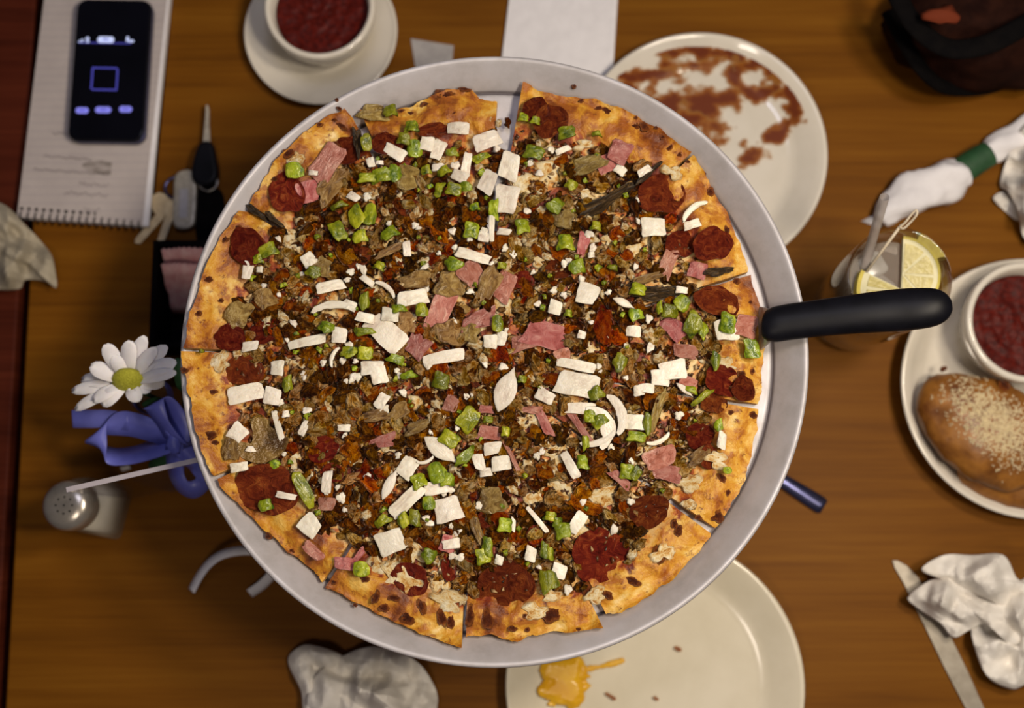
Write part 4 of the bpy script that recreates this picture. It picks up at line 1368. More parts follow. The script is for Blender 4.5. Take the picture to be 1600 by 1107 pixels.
for k_, (du, dv) in enumerate(((-0.012, 0.014), (0.006, -0.016), (-0.004, -0.002))):
    v, f = prism(rrect(gc.x + du, gc.y + dv, 0.019, 0.018, 0.004, 0.5 + k_), wz - 0.020 - 0.004 * k_, wz + 0.001 - 0.003 * k_)
    tag(M('ice_cube', v, f, m_ice, bevel=0.002), ('clear ice cube floating beside the straw in the water glass', 'clear ice cube floating under the handle in the water glass', 'clear ice cube floating left of the lemon wheel in the water glass')[k_], 'ice', 'ice cubes in the water glass')


def lemon(name, label, cu, cv, z, rpx, a0, a1, thick, tiltv):
    R = rpx / (F / (CAMZ - z))
    c = P(cu, cv, z)
    t = thing(name, c, label, 'lemon')
    def sector(r0, r1, b0, b1, z0, z1, n=24):
        o = [(r1 * cos(b0 + (b1 - b0) * k / n), r1 * sin(b0 + (b1 - b0) * k / n)) for k in range(n + 1)]
        if r0 > 0: o += [(r0 * cos(b1 + (b0 - b1) * k / n), r0 * sin(b1 + (b0 - b1) * k / n)) for k in range(n + 1)]
        else: o += [(0, 0)]
        return prism(ccw(o), z0, z1)
    def tl(vs): return [(c.x + x, c.y + y, c.z + zz + tiltv[0] * x + tiltv[1] * y) for x, y, zz in vs]
    v, f = sector(0.93 * R, R, a0, a1, 0, thick)
    M('rind', tl(v), f, m_rind, t, smooth=False)
    v, f = sector(0, 0.93 * R, a0, a1, 0.0002, thick - 0.0003)
    M('pith', tl(v), f, m_pith, t, smooth=False)
    n = max(2, int(round((a1 - a0) / 0.72)))
    for k_ in range(n):
        b0, b1 = a0 + (a1 - a0) * k_ / n + 0.035, a0 + (a1 - a0) * (k_ + 1) / n - 0.035
        m_ = (b0 + b1) / 2
        v, f = sector(0, 0.76 * R, b0, b1, 0.0, thick + 0.0004, 8)
        v = [(x + 0.05 * R * cos(m_), y + 0.05 * R * sin(m_), zz) for x, y, zz in v]
        M('segment', tl(v), f, m_pulp, t, smooth=False)
    return t


lemon('lemon_slice', 'half lemon wheel floating in the water glass', 1407, 430, wz + 0.002, 61, radians(-96), radians(86), 0.004, (0.02, 0.03))
lemon('lemon_wedge', 'pale lemon wedge speared by a pick in the water glass', 1415, 462, wz + 0.0025, 82, radians(152), radians(192), 0.009, (0.05, -0.05))
sp = [P(1349, 425, wz - 0.004), P(1360, 385, 0.135), P(1382, 308, 0.185)]
tag(M('drinking_straw', *tube(catmull([P(1340, 455, wz - 0.06)] + sp, 6), 0.0033, 14, caps=False), m_straw), 'translucent grey straw leaning out of the water glass', 'straw')
pk = thing('garnish_pick', P(1353, 430, wz + .01), 'thin pale pick with a looped end across the water glass rim', 'pick')
M('shaft', *tube([P(1353, 426, wz + 0.008), P(1408, 352, gz + 0.008)], 0.0011, 8), m_pick, pk)
lp = [P(1406, 354, gz + .008), P(1414, 348, gz + .011), P(1426, 333, gz + .016), P(1432, 329, gz + .018), P(1432, 336, gz + .017), P(1422, 348, gz + .012), P(1412, 357, gz + .009), P(1406, 355, gz + .008)]
M('loop', *tube(catmull(lp, 5), 0.0009, 8), m_pick, pk)

# ------------------------------------------------------------------ pizza server
sv_ = thing('pizza_server', P(1212, 507, ZP + .004), 'pizza server with black handle, its steel blade under a slice at the right', 'pizza server')
hp = [(1194, 508, 20, .2035), (1199, 508, 25, .2045), (1210, 507.5, 28, .206), (1235, 503, 29, .208), (1290, 496, 30, .2125), (1345, 490, 32, .217), (1400, 485, 34, .221), (1440, 482, 33, .225), (1465, 479, 29, .227), (1480, 477, 20, .228), (1487, 476, 9, .2285)]
cen = catmull([P(u, v, z) for u, v, r, z in hp], 4)
rr = [q.x for q in catmull([Vector((r / (F / (CAMZ - z)), 0, 0)) for u, v, r, z in hp], 4)]
M('handle', *tube(cen, rr, 28, 0.62), m_black, sv_)
nk = [(1150, 520, 0.1795), (1180, 516, 0.1805), (1192, 513, 0.190), (1202, 510, 0.203), (1225, 506, 0.207)]
nv, nf = strip([P(u, v, z) for u, v, z in nk], Vector((0.09, 1, 0)), [0.032, 0.032, 0.028, 0.022, 0.014])
M('neck', nv, nf, m_steel, sv_, solid=0.0018)
q = [(1185, 540), (1183, 492), (1110, 470), (1000, 480), (940, 535), (1000, 575), (1110, 565)]
M('blade', *prism(ccw([tuple(P(u, v, ZP))[:2] for u, v in q]), ZP + 0.0002, ZP + 0.0005), m_steel, sv_, smooth=False)

# ------------------------------------------------------------------ knife and fork
m_knife = mottled('knife_steel', (0.27, 0.235, 0.185), (0.36, 0.32, 0.26), 90, 0.4, metal=0.4)
kn = thing('table_knife', P(1450, 980, 0), 'steel table knife beside the crumpled napkin at lower right', 'knife')
ax0, ax1 = P(1393, 876, 0), P(1502, 1098, 0)
d = (ax1 - ax0).normalized()
nrm = Vector((-d.y, d.x, 0))            # towards upper right of the blade
def kp(s, o): return ax0 + d * s + nrm * o
bl = [(0, 0.000), (0.002, 0.004), (0.008, 0.0085), (0.02, 0.0125), (0.05, 0.0150), (0.10, 0.0150), (0.135, 0.0135), (0.150, 0.010), (0.150, 0.001), (0.09, -0.0005), (0.05, 0), (0.02, 0.0), (0.006, -0.001)]
o = ccw([tuple(kp(s, q_))[:2] for s, q_ in bl])
M('blade', *prism(o, 0.0006, 0.0022), m_knife, kn, smooth=False, bevel=0.0004)
hl = [kp(0.147, 0.0055), kp(0.16, 0.0055), kp(0.19, 0.006), kp(0.22, 0.006), kp(0.235, 0.006)]
M('handle', *tube([p + Vector((0, 0, 0.0035)) for p in hl], [0.0035, 0.005, 0.0065, 0.0075, 0.005], 14, 0.45), m_steel, kn)

fk = thing('table_fork', P(1180, 720, 0), 'steel fork whose handle end sticks out from under the pan at right', 'fork')
e0, e1 = P(1286, 793, 0), P(1060, 650, 0)
d = (e1 - e0).normalized()
hw = [(0, 0.0055), (0.003, 0.0068), (0.015, 0.0066), (0.04, 0.0052), (0.08, 0.0035), (0.11, 0.0032), (0.13, 0.005)]
m_reflsteel = mottled('blue_reflection_steel', (0.07, 0.075, 0.17), (0.13, 0.135, 0.26), 120, 0.25, metal=0.9)  # steel with a dark blue reflection painted into its colour
vs, fs = strip([e0 + d * s + Vector((0, 0, 0.002 + 0.003 * sin(s * 20))) for s, _ in hw], Vector((-d.y, d.x, 0)), [2 * w_ for _, w_ in hw])
M('handle', vs, fs, m_reflsteel, fk, solid=0.002)
nn = Vector((-d.y, d.x, 0))
vs, fs = strip([e0 + d * s + Vector((0, 0, 0.0035)) for s in (0.128, 0.14, 0.15)], nn, [0.011, 0.02, 0.021])
M('fork_head', vs, fs, m_steel, fk, solid=0.0016)
for k_ in range(4):
    o_ = nn * ((k_ - 1.5) * 0.0058)
    M('tine', *tube([e0 + d * 0.148 + o_ + Vector((0, 0, 0.0035)), e0 + d * 0.17 + o_ + Vector((0, 0, 0.002)), e0 + d * 0.19 + o_ + Vector((0, 0, 0.004))], [0.0017, 0.0014, 0.0008], 8), m_steel, fk)

# ------------------------------------------------------------------ phone on the notepad
A, B, C_, D_ = P(66, 10, 0.012), P(262, 10, 0.012), P(222, 352, 0.012), P(25, 338, 0.012)
np_ = thing('spiral_notepad', ((A.x + C_.x) / 2, (A.y + C_.y) / 2, 0), 'lined spiral notepad with handwriting under the phone at top left', 'notepad')
up = (A - D_).normalized()
rt = (C_ - D_).normalized()
Wd, Hh = (C_ - D_).length, (A - D_).length * 1.12


def npx(a, b, z): return Vector((D_.x, D_.y, 0)) + rt * a * Wd + up * b * Hh + Vector((0, 0, z))


for z0, z1, off, mt, nm in ((0.0002, 0.0014, 0.000, m_blackm, 'back_cover'), (0.0014, 0.0062, 0.0012, m_paper2, 'page_block'), (0.0062, 0.0098, 0.0, m_paper2, 'page_block')):
    q = [npx(0.0, 0.0, 0) + rt * off, npx(1, 0, 0) + rt * (0.0045 - off * 2), npx(1, 1, 0) + rt * 0.001, npx(0, 1, 0) + rt * off]
    M(nm, *prism(ccw([(p.x, p.y) for p in q]), z0, z1), mt, np_, smooth=False)
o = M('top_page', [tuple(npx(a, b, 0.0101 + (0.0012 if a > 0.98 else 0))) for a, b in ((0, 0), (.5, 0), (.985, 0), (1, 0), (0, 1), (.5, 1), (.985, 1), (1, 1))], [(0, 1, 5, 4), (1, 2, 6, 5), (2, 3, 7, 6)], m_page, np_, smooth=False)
for k_ in range(17):
    a = 0.03 + 0.94 * k_ / 16
    pts = []
    for j in range(13):
        t_ = 2 * pi * j / 12
        pts.append(npx(a, 0.006, 0.0062) + up * (0.0048 * cos(t_)) + Vector((0, 0, 0.0055 * sin(t_))))
    M('coil', *tube(pts, 0.0006, 6), m_blackm, np_)
    h = npx(a, 0.0, 0.0103) + up * 0.0072
    M('punch_hole', *prism(rrect(h.x, h.y, 0.0026, 0.0026, 0.0008, atan2(rt.y, rt.x), 3), 0.0101, 0.0104), m_blackm, np_, smooth=False)
rg = random.Random(3)
for (b, a0, a1, amp) in ((0.11, 0.35, 0.80, 1.3), (0.155, 0.45, 0.85, 1.0), (0.20, 0.08, 0.82, 0.7), (0.26, 0.15, 0.55, 0.7), (0.36, 0.20, 0.9, 0.9), (0.045, 0.52, 0.66, 1.6)):
    pts = []
    a = a0
    ph = rg.random() * 6
    while a < a1:
        pts.append(npx(a, b, 0.0106) + up * (0.0011 * amp * (sin(a * 170 + ph) + 0.6 * sin(a * 61 + ph))) + rt * 0.0008 * sin(a * 170))
        a += 0.0055
    vs, fs = strip(pts, up, 0.0007)
    M('handwriting', vs, fs, m_ink, np_)
# pencil smudge on the page
c = P(160, 262, 0.0103)
k = NT('graphite_smudge')
f = k.noise(k.coord((1, 2.5, 1)), 120, 4)
k.base(k.ramp(f, [(0.35, (0.20, 0.17, 0.15)), (0.65, (0.40, 0.35, 0.33))]))
m_smudge = k.set(0.8)
oo = []
for k_ in range(28):
    a = 2 * pi * k_ / 28
    r = 1 + 0.18 * noise.noise(Vector((cos(a) * 2, sin(a) * 2, 4)))
    oo.append((c.x + 0.0165 * r * cos(a), c.y + 0.0058 * r * sin(a) - 0.1 * 0.0165 * cos(a)))
M('pencil_smudge', *prism(ccw(oo), 0.0102, 0.0106), m_smudge, np_, smooth=False)

zp = 0.0104
zt = zp + 0.0118
c00, c10, c01 = P(104, 219, zt), P(223, 221, zt), P(107, 20, zt)
ph_u = (c10 - c00).normalized()
ph_v = Vector((-ph_u.y, ph_u.x, 0))
PW = (c10 - c00).length
PH = PW * 1.97
pc = c00 + ph_u * PW / 2 + ph_v * PH / 2
pa = atan2(ph_u.y, ph_u.x)
ph = thing('smartphone', (pc.x, pc.y, zp), 'black smartphone with a dark camera screen lying on the notepad', 'phone')
M('body', *prism(rrect(pc.x, pc.y, PW, PH, 0.009, pa), zp, zp + 0.0103), m_black, ph, smooth=False, bevel=0.0012)
M('metal_band', *prism(rrect(pc.x, pc.y, PW + 0.0006, PH + 0.0006, 0.0092, pa), zp + 0.004, zp + 0.0082), m_reflsteel, ph, smooth=False, bevel=0.0004)
M('glass_front', *prism(rrect(pc.x, pc.y, PW - 0.002, PH - 0.002, 0.0085, pa), zp + 0.0103, zt - 0.0006), m_screen, ph, smooth=False, bevel=0.0004)
ui = M('screen', *prism(rrect(pc.x, pc.y, PW * 0.84, PH * 0.70, 0.001, pa, 2), zt - 0.0006, zt - 0.0005), m_screen, ph, smooth=False)


def mark(name, u, v, w_, h_, r, mat, z=0.0):
    p = P(u, v, zt)
    M(name, *prism(rrect(p.x, p.y, w_ * 0.000501, h_ * 0.000501, r * 0.000501, pa, 5), zt - 0.0005, zt - 0.00035 + z), mat, ui, smooth=False)


mark('shutter_pill', 165, 62, 27, 11, 5, m_uiwhite)
mark('shutter_mark', 165, 61, 9, 2.5, 1, m_uiblue, 0.0001)
for du, hh in ((123, 2.5), (126, 4), (129, 6)): mark('flash_icon', du, 66 - hh / 2, 2, hh, 0.5, m_uiwhite)
mark('flash_icon', 136.5, 60, 5, 5, 1, m_uiwhite)
mark('flash_icon', 136.5, 65, 6, 3, 1, m_uiwhite)
mark('battery_icon', 199, 61, 4, 9, 1, m_uiwhite)
mark('battery_icon', 205, 64, 8, 4, 1, m_uiwhite)
mark('status_line', 164, 67, 86, 1.2, 0.4, m_uiblue)
for (u, v, w_, h_) in ((163, 106, 41, 2), (163, 140, 41, 2), (143.5, 123, 2, 35), (182.5, 123, 2, 35)): mark('focus_square', u, v, w_, h_, 0.5, m_uiblue)
for u, v in ((128, 172.5), (161, 171.5), (196, 170.5)):
    mark('button_pill', u, v, 26 if u == 161 else 21, 10.5, 5, m_uipill)
    mark('button_mark', u, v - .3, 10, 2, 1, m_uiblue, 0.0001)

# ------------------------------------------------------------------ keys
ky = thing('key_bunch', P(300, 290, 0), 'bunch of keys with black car key and silver fob beside the notepad', 'keys')
o = [P(318, 232, 0), P(336, 230, 0), P(342, 250, 0), P(346, 278, 0), P(338, 294, 0), P(318, 296, 0), P(306, 286, 0), P(307, 262, 0)]
oc = [(p.x, p.y) for p in catmull(o, 4, True)]
M('car_key_head', *prism(ccw(oc), 0.004, 0.015), m_black, ky, smooth=False, bevel=0.003)
o = [P(321, 234, 0), P(333, 233, 0), P(331, 200, 0), P(331, 178, 0), P(329, 170, 0), P(326, 171, 0), P(325, 190, 0)]
M('car_key_blade', *prism(ccw([(p.x, p.y) for p in o]), 0.0075, 0.0098), m_nickel, ky, smooth=False, bevel=0.0003)
M('key_ring', *ring(P(278, 296, 0).x, P(278, 296, 0).y, 0.0045, 0.0092, 0.0011, 36, 8), m_reflsteel, ky)
o = [(277, 280), (290, 270), (306, 272), (311, 288), (309, 340), (304, 358), (284, 362), (274, 350), (275, 310)]
M('silver_fob', *prism(ccw([(p.x, p.y) for p in catmull([P(u, v, 0) for u, v in o], 3, True)]), 0.003, 0.009), m_nickel, ky, smooth=False, bevel=0.002)
M('fob_inlay', *prism(ccw([tuple(P(u, v, 0))[:2] for u, v in ((285, 300), (299, 300), (297, 345), (284, 346))]), 0.0088, 0.0097), m_pan, ky, smooth=False, bevel=0.0006)
def bar2(u0, v0, u1, v1, w_):
    dx, dy = u1 - u0, v1 - v0
    L = hypot(dx, dy)
    nx, ny = -dy / L * w_ / 2, dx / L * w_ / 2
    return [(u0 + nx, v0 + ny), (u1 + nx * .7, v1 + ny * .7), (u1 + dx / L * 5, v1 + dy / L * 5), (u1 - nx, v1 - ny), (u0 - nx, v0 - ny)]


for bow, bl_, z in (([(238, 308), (250, 302), (270, 308), (276, 322), (268, 336), (254, 340), (242, 334), (236, 320)], (254, 336, 216, 378, 13), 0.0010),
                    ([(262, 316), (274, 318), (280, 330), (275, 342), (264, 344), (258, 334)], (268, 340, 250, 388, 12), 0.0038)):
    a_ = prism(ccw([tuple(P(u, v, 0))[:2] for u, v in bow]), z, z + 0.0024)
    b_ = prism(ccw([tuple(P(u, v, 0))[:2] for u, v in bar2(*bl_)]), z + 0.0002, z + 0.0022)
    M('house_key', *join([a_, b_]), m_brass, ky, smooth=False, bevel=0.0004)
o = [P(u, v, 0) for u, v in ((307, 300), (340, 296), (352, 320), (350, 395), (322, 398), (308, 372), (306, 330))]
M('leather_tag', *prism(ccw([(p.x, p.y) for p in catmull(o, 3, True)]), 0.0004, 0.004), m_blackm, ky, smooth=False, bevel=0.001)
M('split_ring', *ring(P(330, 290, 0).x, P(330, 290, 0).y, 0.010, 0.0075, 0.0008, 30, 8), m_chrome, ky)

# ------------------------------------------------------------------ sugar caddy
ca, cb = P(249, 384, 0.03), P(249, 548, 0.03)
cy0, cy1, cx0 = cb.y, ca.y, ca.x
cx1 = cx0 + 0.062
sc_ = thing('sugar_caddy', ((cx0 + cx1) / 2, (cy0 + cy1) / 2, 0), 'black open caddy of pink packets, half under the left pan rim', 'caddy')
tk = 0.0045
for nm, b in (('side_wall', (cx0, cx0 + tk, cy0, cy1, 0.0025, 0.048)), ('side_wall', (cx1 - tk, cx1, cy0, cy1, 0.0025, 0.048)), ('end_wall', (cx0 + tk, cx1 - tk, cy1 - tk, cy1, 0.0025, 0.048)), ('end_wall', (cx0 + tk, cx1 - tk, cy0, cy0 + tk, 0.0025, 0.048)), ('floor_panel', (cx0, cx1, cy0, cy1, 0, 0.0025))):
    M(nm, *boxv(*b), m_blackm, sc_, smooth=False, bevel=0.0006)
for k_, (y, lab) in enumerate(((cy1 - 0.0235, 'pink sweetener packet at the top end of the black caddy, mostly covered'), (cy1 - 0.036, 'pink sweetener packet leaning in front of the other in the black caddy'))):
    x0 = cx0 + 0.0065 + 0.001 * k_
    n = 22
    vs, fs = [], []
    for i in range(n + 1):
        a = i / n
        zz = 0.0012 * (i % 2)
        for b in range(6):
            q = b / 5
            fold = 0.0012 * sin(a * 9 + q * 4 + k_) + (0.0025 * sin(a * 3 + k_) if b == 5 else 0)
            vs.append((x0 + a * 0.046 + 0.002 * noise.noise(Vector((q * 9, k_, 1))) * (1 if i in (0, n) else 0), y - 0.016 + 0.032 * q + (zz if b == 5 else 0), 0.012 + 0.036 * q + fold))
    for i in range(n):
        for j in range(5): fs.append((i * 6 + j, i * 6 + 6 + j, i * 6 + 7 + j, i * 6 + 1 + j))
    tag(M('sweetener_packet', vs, fs, m_pink, solid=0.0014), lab, 'packet', 'pink packets in the caddy')

# ------------------------------------------------------------------ daisy in a small vase with a ribbon
vz = 0.10
vc = P(288, 640, 0.0)
vc = Vector((vc.x, vc.y, 0))
va = thing('bud_vase', vc, 'small clear glass bud vase with a blue ribbon, partly under the left pan rim', 'vase')
M('glass_body', *lathe([(0, 0.004), (0.017, 0.005), (0.021, 0.03), (0.018, 0.06), (0.011, 0.085), (0.013, vz), (0.0145, vz + .001), (0.0125, 0.085), (0.0195, 0.06), (0.0225, 0.03), (0.019, 0.002), (0.017, 0), (0, 0)], vc, 40), m_glass, va)
# bow of satin ribbon tied round the neck
KN = Vector((P(272, 692, 0.10).x, P(272, 692, 0.10).y, 0.10))


def band(name, pts, width, wd=(0, 0, 1), tilt=None):
    cc = catmull([P(u, v, z) for u, v, z in pts], 8)
    if isinstance(wd, list):
        wd = [q for q in catmull([Vector(x) for x in wd], 8)]
    else:
        wd = [Vector(wd)] * len(cc)
    vs, fs = strip(cc, wd, width)
    M(name, vs, fs, m_ribbon, va, solid=0.0006)


band('ribbon_loop', [(268, 690, .100), (235, 672, .103), (195, 662, .104), (160, 668, .102), (150, 690, .098), (170, 712, .092), (205, 712, .092), (245, 700, .096), (270, 693, .098)], 0.019,
     [(0.1, 0.5, 1), (0.1, 0.9, .5), (0.1, 1, .5), (.7, .6, .6), (1, .1, .4), (0.2, -.9, 1), (.05, -1.0, .9), (0, -1, .6), (0, -1, .8)])
band('ribbon_tail', [(200, 660, .105), (170, 655, .102), (145, 655, .098), (128, 655, .094), (113, 655, .090)], 0.013, [(0, 1, .4), (0, 1, .3), (0, 1, .2), (0, 1, .2), (0, .3, .1)])
band('ribbon_loop', [(275, 690, .104), (262, 672, .110), (245, 648, .116), (240, 632, .118), (256, 628, .116), (272, 648, .110), (282, 672, .106), (278, 692, .103)], 0.020,
     [(1, -.3, .3), (1, -.5, .2), (1, -.4, .3), (.9, .3, .5), (.8, .2, .6), (1, .1, .5), (1, 0, .4), (1, 0, .4)])
band('ribbon_loop', [(275, 692, .100), (272, 712, .096), (276, 742, .090), (288, 762, .086), (306, 764, .084), (318, 748, .086), (312, 722, .092), (290, 700, .098)], 0.015,
     [(1, .1, .3), (1, .2, .5), (.9, .2, .6), (.5, .6, .7), (0, 1, .6), (-.6, .6, .6), (-.9, -.1, .5), (-.8, -.4, .3)])
band('ribbon_tail', [(278, 692, .099), (296, 705, .095), (312, 722, .090), (330, 745, .084)], 0.018, [(-.6, -.5, .4), (-.6, -.6, .4), (-.7, -.6, .2), (-.7, -.6, .2)])
lk = lump('ribbon_knot', m_ribbon, 5, 0.9)
place(lk, 'ribbon_knot', va, (KN.x, KN.y, 0.101), (0, 0, .4), (0.013, 0.015, 0.013))
M('ribbon_band', *lathe([(0.0128, 0.080), (0.0138, 0.083), (0.0138, 0.095), (0.0128, 0.098), (0.0125, 0.09)], vc, 32), m_ribbon, va)

dz = 0.135
dc = P(200, 601, dz)
da = thing('white_daisy', (dc.x, dc.y, dz - .01), 'white daisy with yellow-green centre leaning left of the pizza pan', 'flower')
M('stem', *tube(catmull([Vector((vc.x, vc.y, 0.02)), Vector((vc.x, vc.y, 0.09)), Vector(((vc.x * 2 + dc.x) / 3, (vc.y * 2 + dc.y) / 3, 0.115)), dc - Vector((0, 0, 0.004))], 6), 0.0016, 8), m_leafg, da)
pet = [(118, 641, 12), (113, 612, 13), (128, 594, 16), (142, 572, 17), (166, 538, 17), (205, 533, 17), (228, 526, 16), (262, 542, 16), (276, 566, 17), (258, 600, 15), (236, 612, 12), (218, 628, 16), (196, 612, 12), (160, 634, 17), (146, 628, 13), (180, 556, 14), (246, 545, 14), (276, 583, 13)]
for k_, (u, v_, wpx) in enumerate(pet):
    dx, dy = u - 203, -(v_ - 598)
    L = hypot(dx, dy)
    tipz = dz + (0.016 if v_ < 590 else -0.004) * min(1, L / 60) - (0.006 if dx < -60 else 0) + 0.001 * (k_ % 3)
    s = P(203 + dx * 0.12, 598 - dy * 0.12, dz - 0.002)
    e = P(u, v_, tipz)
    ax = e - s
    wd = Vector((-ax.y, ax.x, 0)).normalized()
    pts = [s + ax * q + Vector((0, 0, 0.004 * sin(pi * q))) for q in (0, .15, .35, .55, .75, .9, 1)]
    ww = [w_ * wpx * 2.5 / (F / (CAMZ - dz)) * 0.62 for w_ in (.4, .65, .9, 1, .95, .7, .25)]
    vs, fs = strip(pts, wd, ww)
    vs = [Vector(q) + Vector((0, 0, 0.0014 if i % 3 != 1 else 0)) for i, q in enumerate(vs)]
    M('petal', vs, fs, m_petal, da, solid=0.0004)
vs, fs = lathe([(0, 0.0045), (0.004, 0.0042), (0.008, 0.003), (0.0118, 0.0005), (0.0118, -0.003), (0, -0.004)], (0, 0, 0), 28)
rt_ = Euler((radians(52), radians(-16), radians(16))).to_matrix()
M('flower_disc', [rt_ @ Vector(q) + Vector((P(203, 599, dz).x, P(203, 599, dz).y, dz + 0.002)) for q in vs], fs, m_disc, da)
for pts, ww in (([(280, 660, .085), (262, 640, .105), (240, 632, .11), (222, 632, .108)], 0.012), ([(288, 640, .09), (295, 615, .115), (286, 585, .128), (276, 560, .130)], 0.015), ([(290, 680, .08), (262, 708, .085), (245, 722, .08), (232, 728, .075)], 0.014), ([(292, 650, .09), (304, 650, .11), (306, 672, .11), (300, 690, .105)], 0.012)):
    cc = catmull([P(*q) for q in pts], 5)
    n = len(cc)
    wd = [(cc[min(i + 1, n - 1)] - cc[max(i - 1, 0)]).cross(Vector((0, 0, 1))) for i in range(n)]
    vs, fs = strip(cc, wd, [ww * max(0.15, sin(pi * (0.1 + 0.87 * i / (n - 1)))) for i in range(n)])
    M('leaf', vs, fs, m_leafg, da, solid=0.0004)

# ------------------------------------------------------------------ salt shaker
sz = 0.085
sc0 = P(100, 790, sz)
sh = thing('salt_shaker', (sc0.x, sc0.y, 0), 'square glass salt shaker with chrome cap at lower left', 'shaker')
ra = radians(-12)


def sqz(h, w_, r): return [(x, y, h) for x, y in rrect(sc0.x, sc0.y, w_, w_, r, ra, 4)]


def loft(rows):
    vs, fs = [], []
    n = len(rows[0])
    for r in rows: vs += r
    for i in range(len(rows) - 1):
        for k in range(n): fs.append((i * n + k, i * n + (k + 1) % n, (i + 1) * n + (k + 1) % n, (i + 1) * n + k))
    fs.append(tuple(range(n))[::-1])
    fs.append(tuple((len(rows) - 1) * n + k for k in range(n)))
    return vs, fs


M('glass_body', *loft([sqz(0, .040, .004), sqz(0.003, .043, .005), sqz(0.03, .040, .006), sqz(0.055, .034, .009), sqz(0.065, .030, .0145)]), m_shglass, sh)
M('salt', *loft([sqz(0.004, .036, .004), sqz(0.03, .0345, .006), sqz(0.045, .031, .008)]), m_salt, sh)
cp = M('cap', *lathe([(0.0160, 0.060), (0.0182, 0.061), (0.0186, 0.066), (0.0186, 0.076), (0.0180, 0.079), (0.0165, 0.0815), (0.0130, 0.0838), (0.008, 0.0848), (0, 0.0852)], (sc0.x, sc0.y, 0), 48), m_chrome, sh)
for k_ in range(9):
    r, a = (0, 0) if k_ == 0 else (0.006 if k_ < 9 else 0, 2 * pi * k_ / 8)
    x, y = sc0.x + r * cos(a), sc0.y + r * sin(a)
    zz = 0.0852 if k_ == 0 else 0.0850
    M('shaker_hole', *lathe([(0, zz + .0002), (0.0008, zz + .0002), (0.0010, zz - .0006)], (x, y, 0), 10), m_hole, cp)

# ------------------------------------------------------------------ clear card holder (upright sheet) by the shaker
hA, hB = P(104, 766, 0.150), P(322, 716, 0.150)
dn = (hB - hA).normalized()
hh = thing('card_holder', ((hA.x + hB.x) / 2, (hA.y + hB.y) / 2, 0), 'clear upright plastic card holder between the salt shaker and the pan', 'holder')
nn = Vector((-dn.y, dn.x, 0)) * 0.0012
def slabv(a, b, th, z0, z1):
    n_ = Vector((-(b - a).y, (b - a).x, 0)).normalized() * th / 2
    return prism(ccw([((a + n_).x, (a + n_).y), ((b + n_).x, (b + n_).y), ((b - n_).x, (b - n_).y), ((a - n_).x, (a - n_).y)]), z0, z1)
M('sheet', *slabv(hA, hB, 0.0022, 0.004, 0.149), m_acryl, hh, smooth=False)
k = NT('polished_edge')
k.base(k.ramp(k.noise(k.coord(), 40), [(0.3, (0.36, 0.33, 0.37)), (0.7, (0.46, 0.42, 0.45))]))
m_edge = k.set(0.25, spec=0.5)
M('top_edge', *slabv(hA, hB, 0.0034, 0.149, 0.1505), m_edge, hh, smooth=False)
f0 = Vector((-dn.y, dn.x, 0)) * 0.014
M('foot', *prism(ccw([((hA + f0).x, (hA + f0).y), ((hB + f0).x, (hB + f0).y), ((hB - f0).x, (hB - f0).y), ((hA + dn * .03 - f0 * 0.2).x, (hA + dn * .03 - f0 * 0.2).y)]), 0.0005, 0.004), m_acryl, hh, smooth=False)

# ------------------------------------------------------------------ paper bits
cc = catmull([P(299, 924, .005), P(312, 900, .012), P(328, 880, .020), P(348, 867, .026), (P(375, 861, .028)), P(402, 862, .025), P(428, 874, .018), P(430, 890, .012), P(412, 912, .008), P(390, 928, .003)], 6)
n = len(cc)
wd = [(cc[min(i + 1, n - 1)] - cc[max(i - 1, 0)]).cross(Vector((0, 0, 1))).normalized() + Vector((0, 0, 0.7)) for i in range(n)]
vs, fs = strip(cc, wd, 0.0085)
vs = [(x, y, max(z, 0.0006)) for x, y, z in vs]
tag(M('straw_wrapper', vs, fs, m_paper2, solid=0.0004), 'curled white paper straw wrapper on the table at lower left', 'wrapper')
o = [tuple(P(u, v, 0))[:2] for u, v in ((642, 61), (672, 66), (709, 72), (707, 96), (716, 130), (655, 130), (648, 99))]
tag(M('film_scrap', *prism(ccw(o), 0.0004, 0.0012), m_scrap, smooth=False), 'small grey translucent plastic scrap above the top of the pan', 'scrap')
o = [P(188, 731, 0), P(202, 727, 0), P(206, 733, 0), P(192, 737, 0)]
tag(M('paper_crumb', *prism(ccw([(p.x, p.y) for p in o]), 0.0003, 0.002), m_paper, smooth=False, bevel=0.0005), 'tiny pale paper crumb under the blue ribbon', 'crumb')

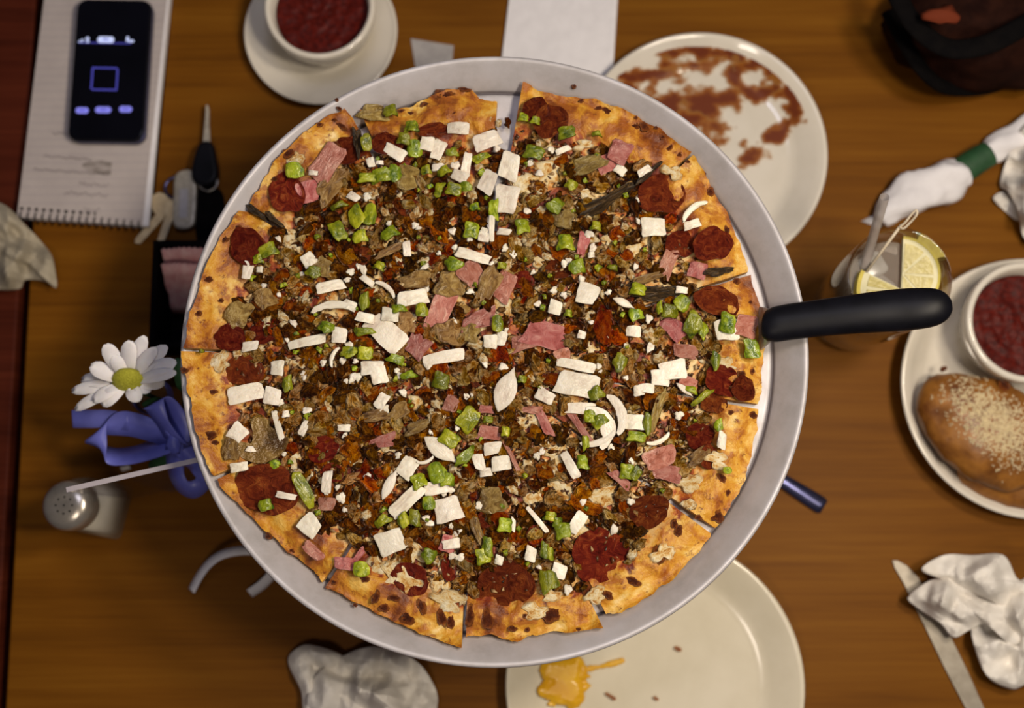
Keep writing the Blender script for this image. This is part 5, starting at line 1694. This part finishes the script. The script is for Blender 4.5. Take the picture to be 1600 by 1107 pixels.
# burnt crumbs on the pan
for u, v, s, lb in ((896, 140, 9, 'black burnt crumb on the pan above the right half of the pizza'), (1100, 272, 8, 'black burnt crumb on the pan at the upper right crust'), (531, 168, 7, 'black burnt crumb on the pan by the upper left cut')):
    p = P(u, v, ZP + .006)
    me = lump('burnt_crumb', m_burn, u)
    o = bpy.data.objects.new('burnt_crumb', me)
    COL.objects.link(o)
    o.location = (p.x, p.y, pan_z(p.x, p.y) + s * PXM * 0.25)
    o.scale = (s * PXM, s * PXM, s * PXM)
    ROOT[o.name] = o.location
    tag(o, lb, 'crumb')

# ------------------------------------------------------------------ dark bag at the top right
bg = thing('leather_handbag', P(1560, 60, 0), 'dark brown leather handbag in the shadow at the top right corner', 'bag')
zc = 0.05
c = P(1560, 30, zc)
vs, fs = [], []
bm = bmesh.new()
bmesh.ops.create_uvsphere(bm, u_segments=56, v_segments=32, radius=1)
for q in bm.verts:
    p = q.co.copy()
    n = noise.fractal(p * 2.2 + Vector((3, 1, 0)), 1.0, 2.0, 4)
    fold = 0.5 * tri(p.y * 2.2 + 0.4 * noise.noise(p * 2))
    p = p * (1 + 0.09 * n + 0.035 * fold)
    p.z = max(-0.72, min(0.9, p.z))
    q.co = Vector((c.x + p.x * 0.086, c.y + p.y * 0.052, 0.0005 + (p.z + 0.72) * 0.052))
bm.verts.ensure_lookup_table()
vs = [tuple(q.co) for q in bm.verts]
fs = [tuple(x.index for x in q.verts) for q in bm.faces]
bm.free()
M('pouch', vs, fs, m_leather, bg)
fl = catmull([P(1388, 20, .05), P(1415, 70, .06), P(1442, 110, .055), P(1470, 134, .04), P(1505, 140, .025), P(1545, 136, .014), P(1580, 120, .012), P(1590, 90, .012)], 6)
M('strap', *tube(fl, 0.006, 14, 0.6), m_blackm, bg)
fl = catmull([P(1400, -10, .09), P(1430, 40, .095), P(1480, 75, .098), P(1540, 70, .10), P(1600, 40, .098), P(1650, 10, .09)], 6)
M('flap_edge', *tube(fl, 0.008, 14, 0.4), m_blackm, bg)
lk = lump('tag_charm', m_redtag, 9, 0.6)
p = P(1475, 26, 0.108)
place(lk, 'tag_charm', bg, p, (0, 0, 0), (0.024, 0.013, 0.014))
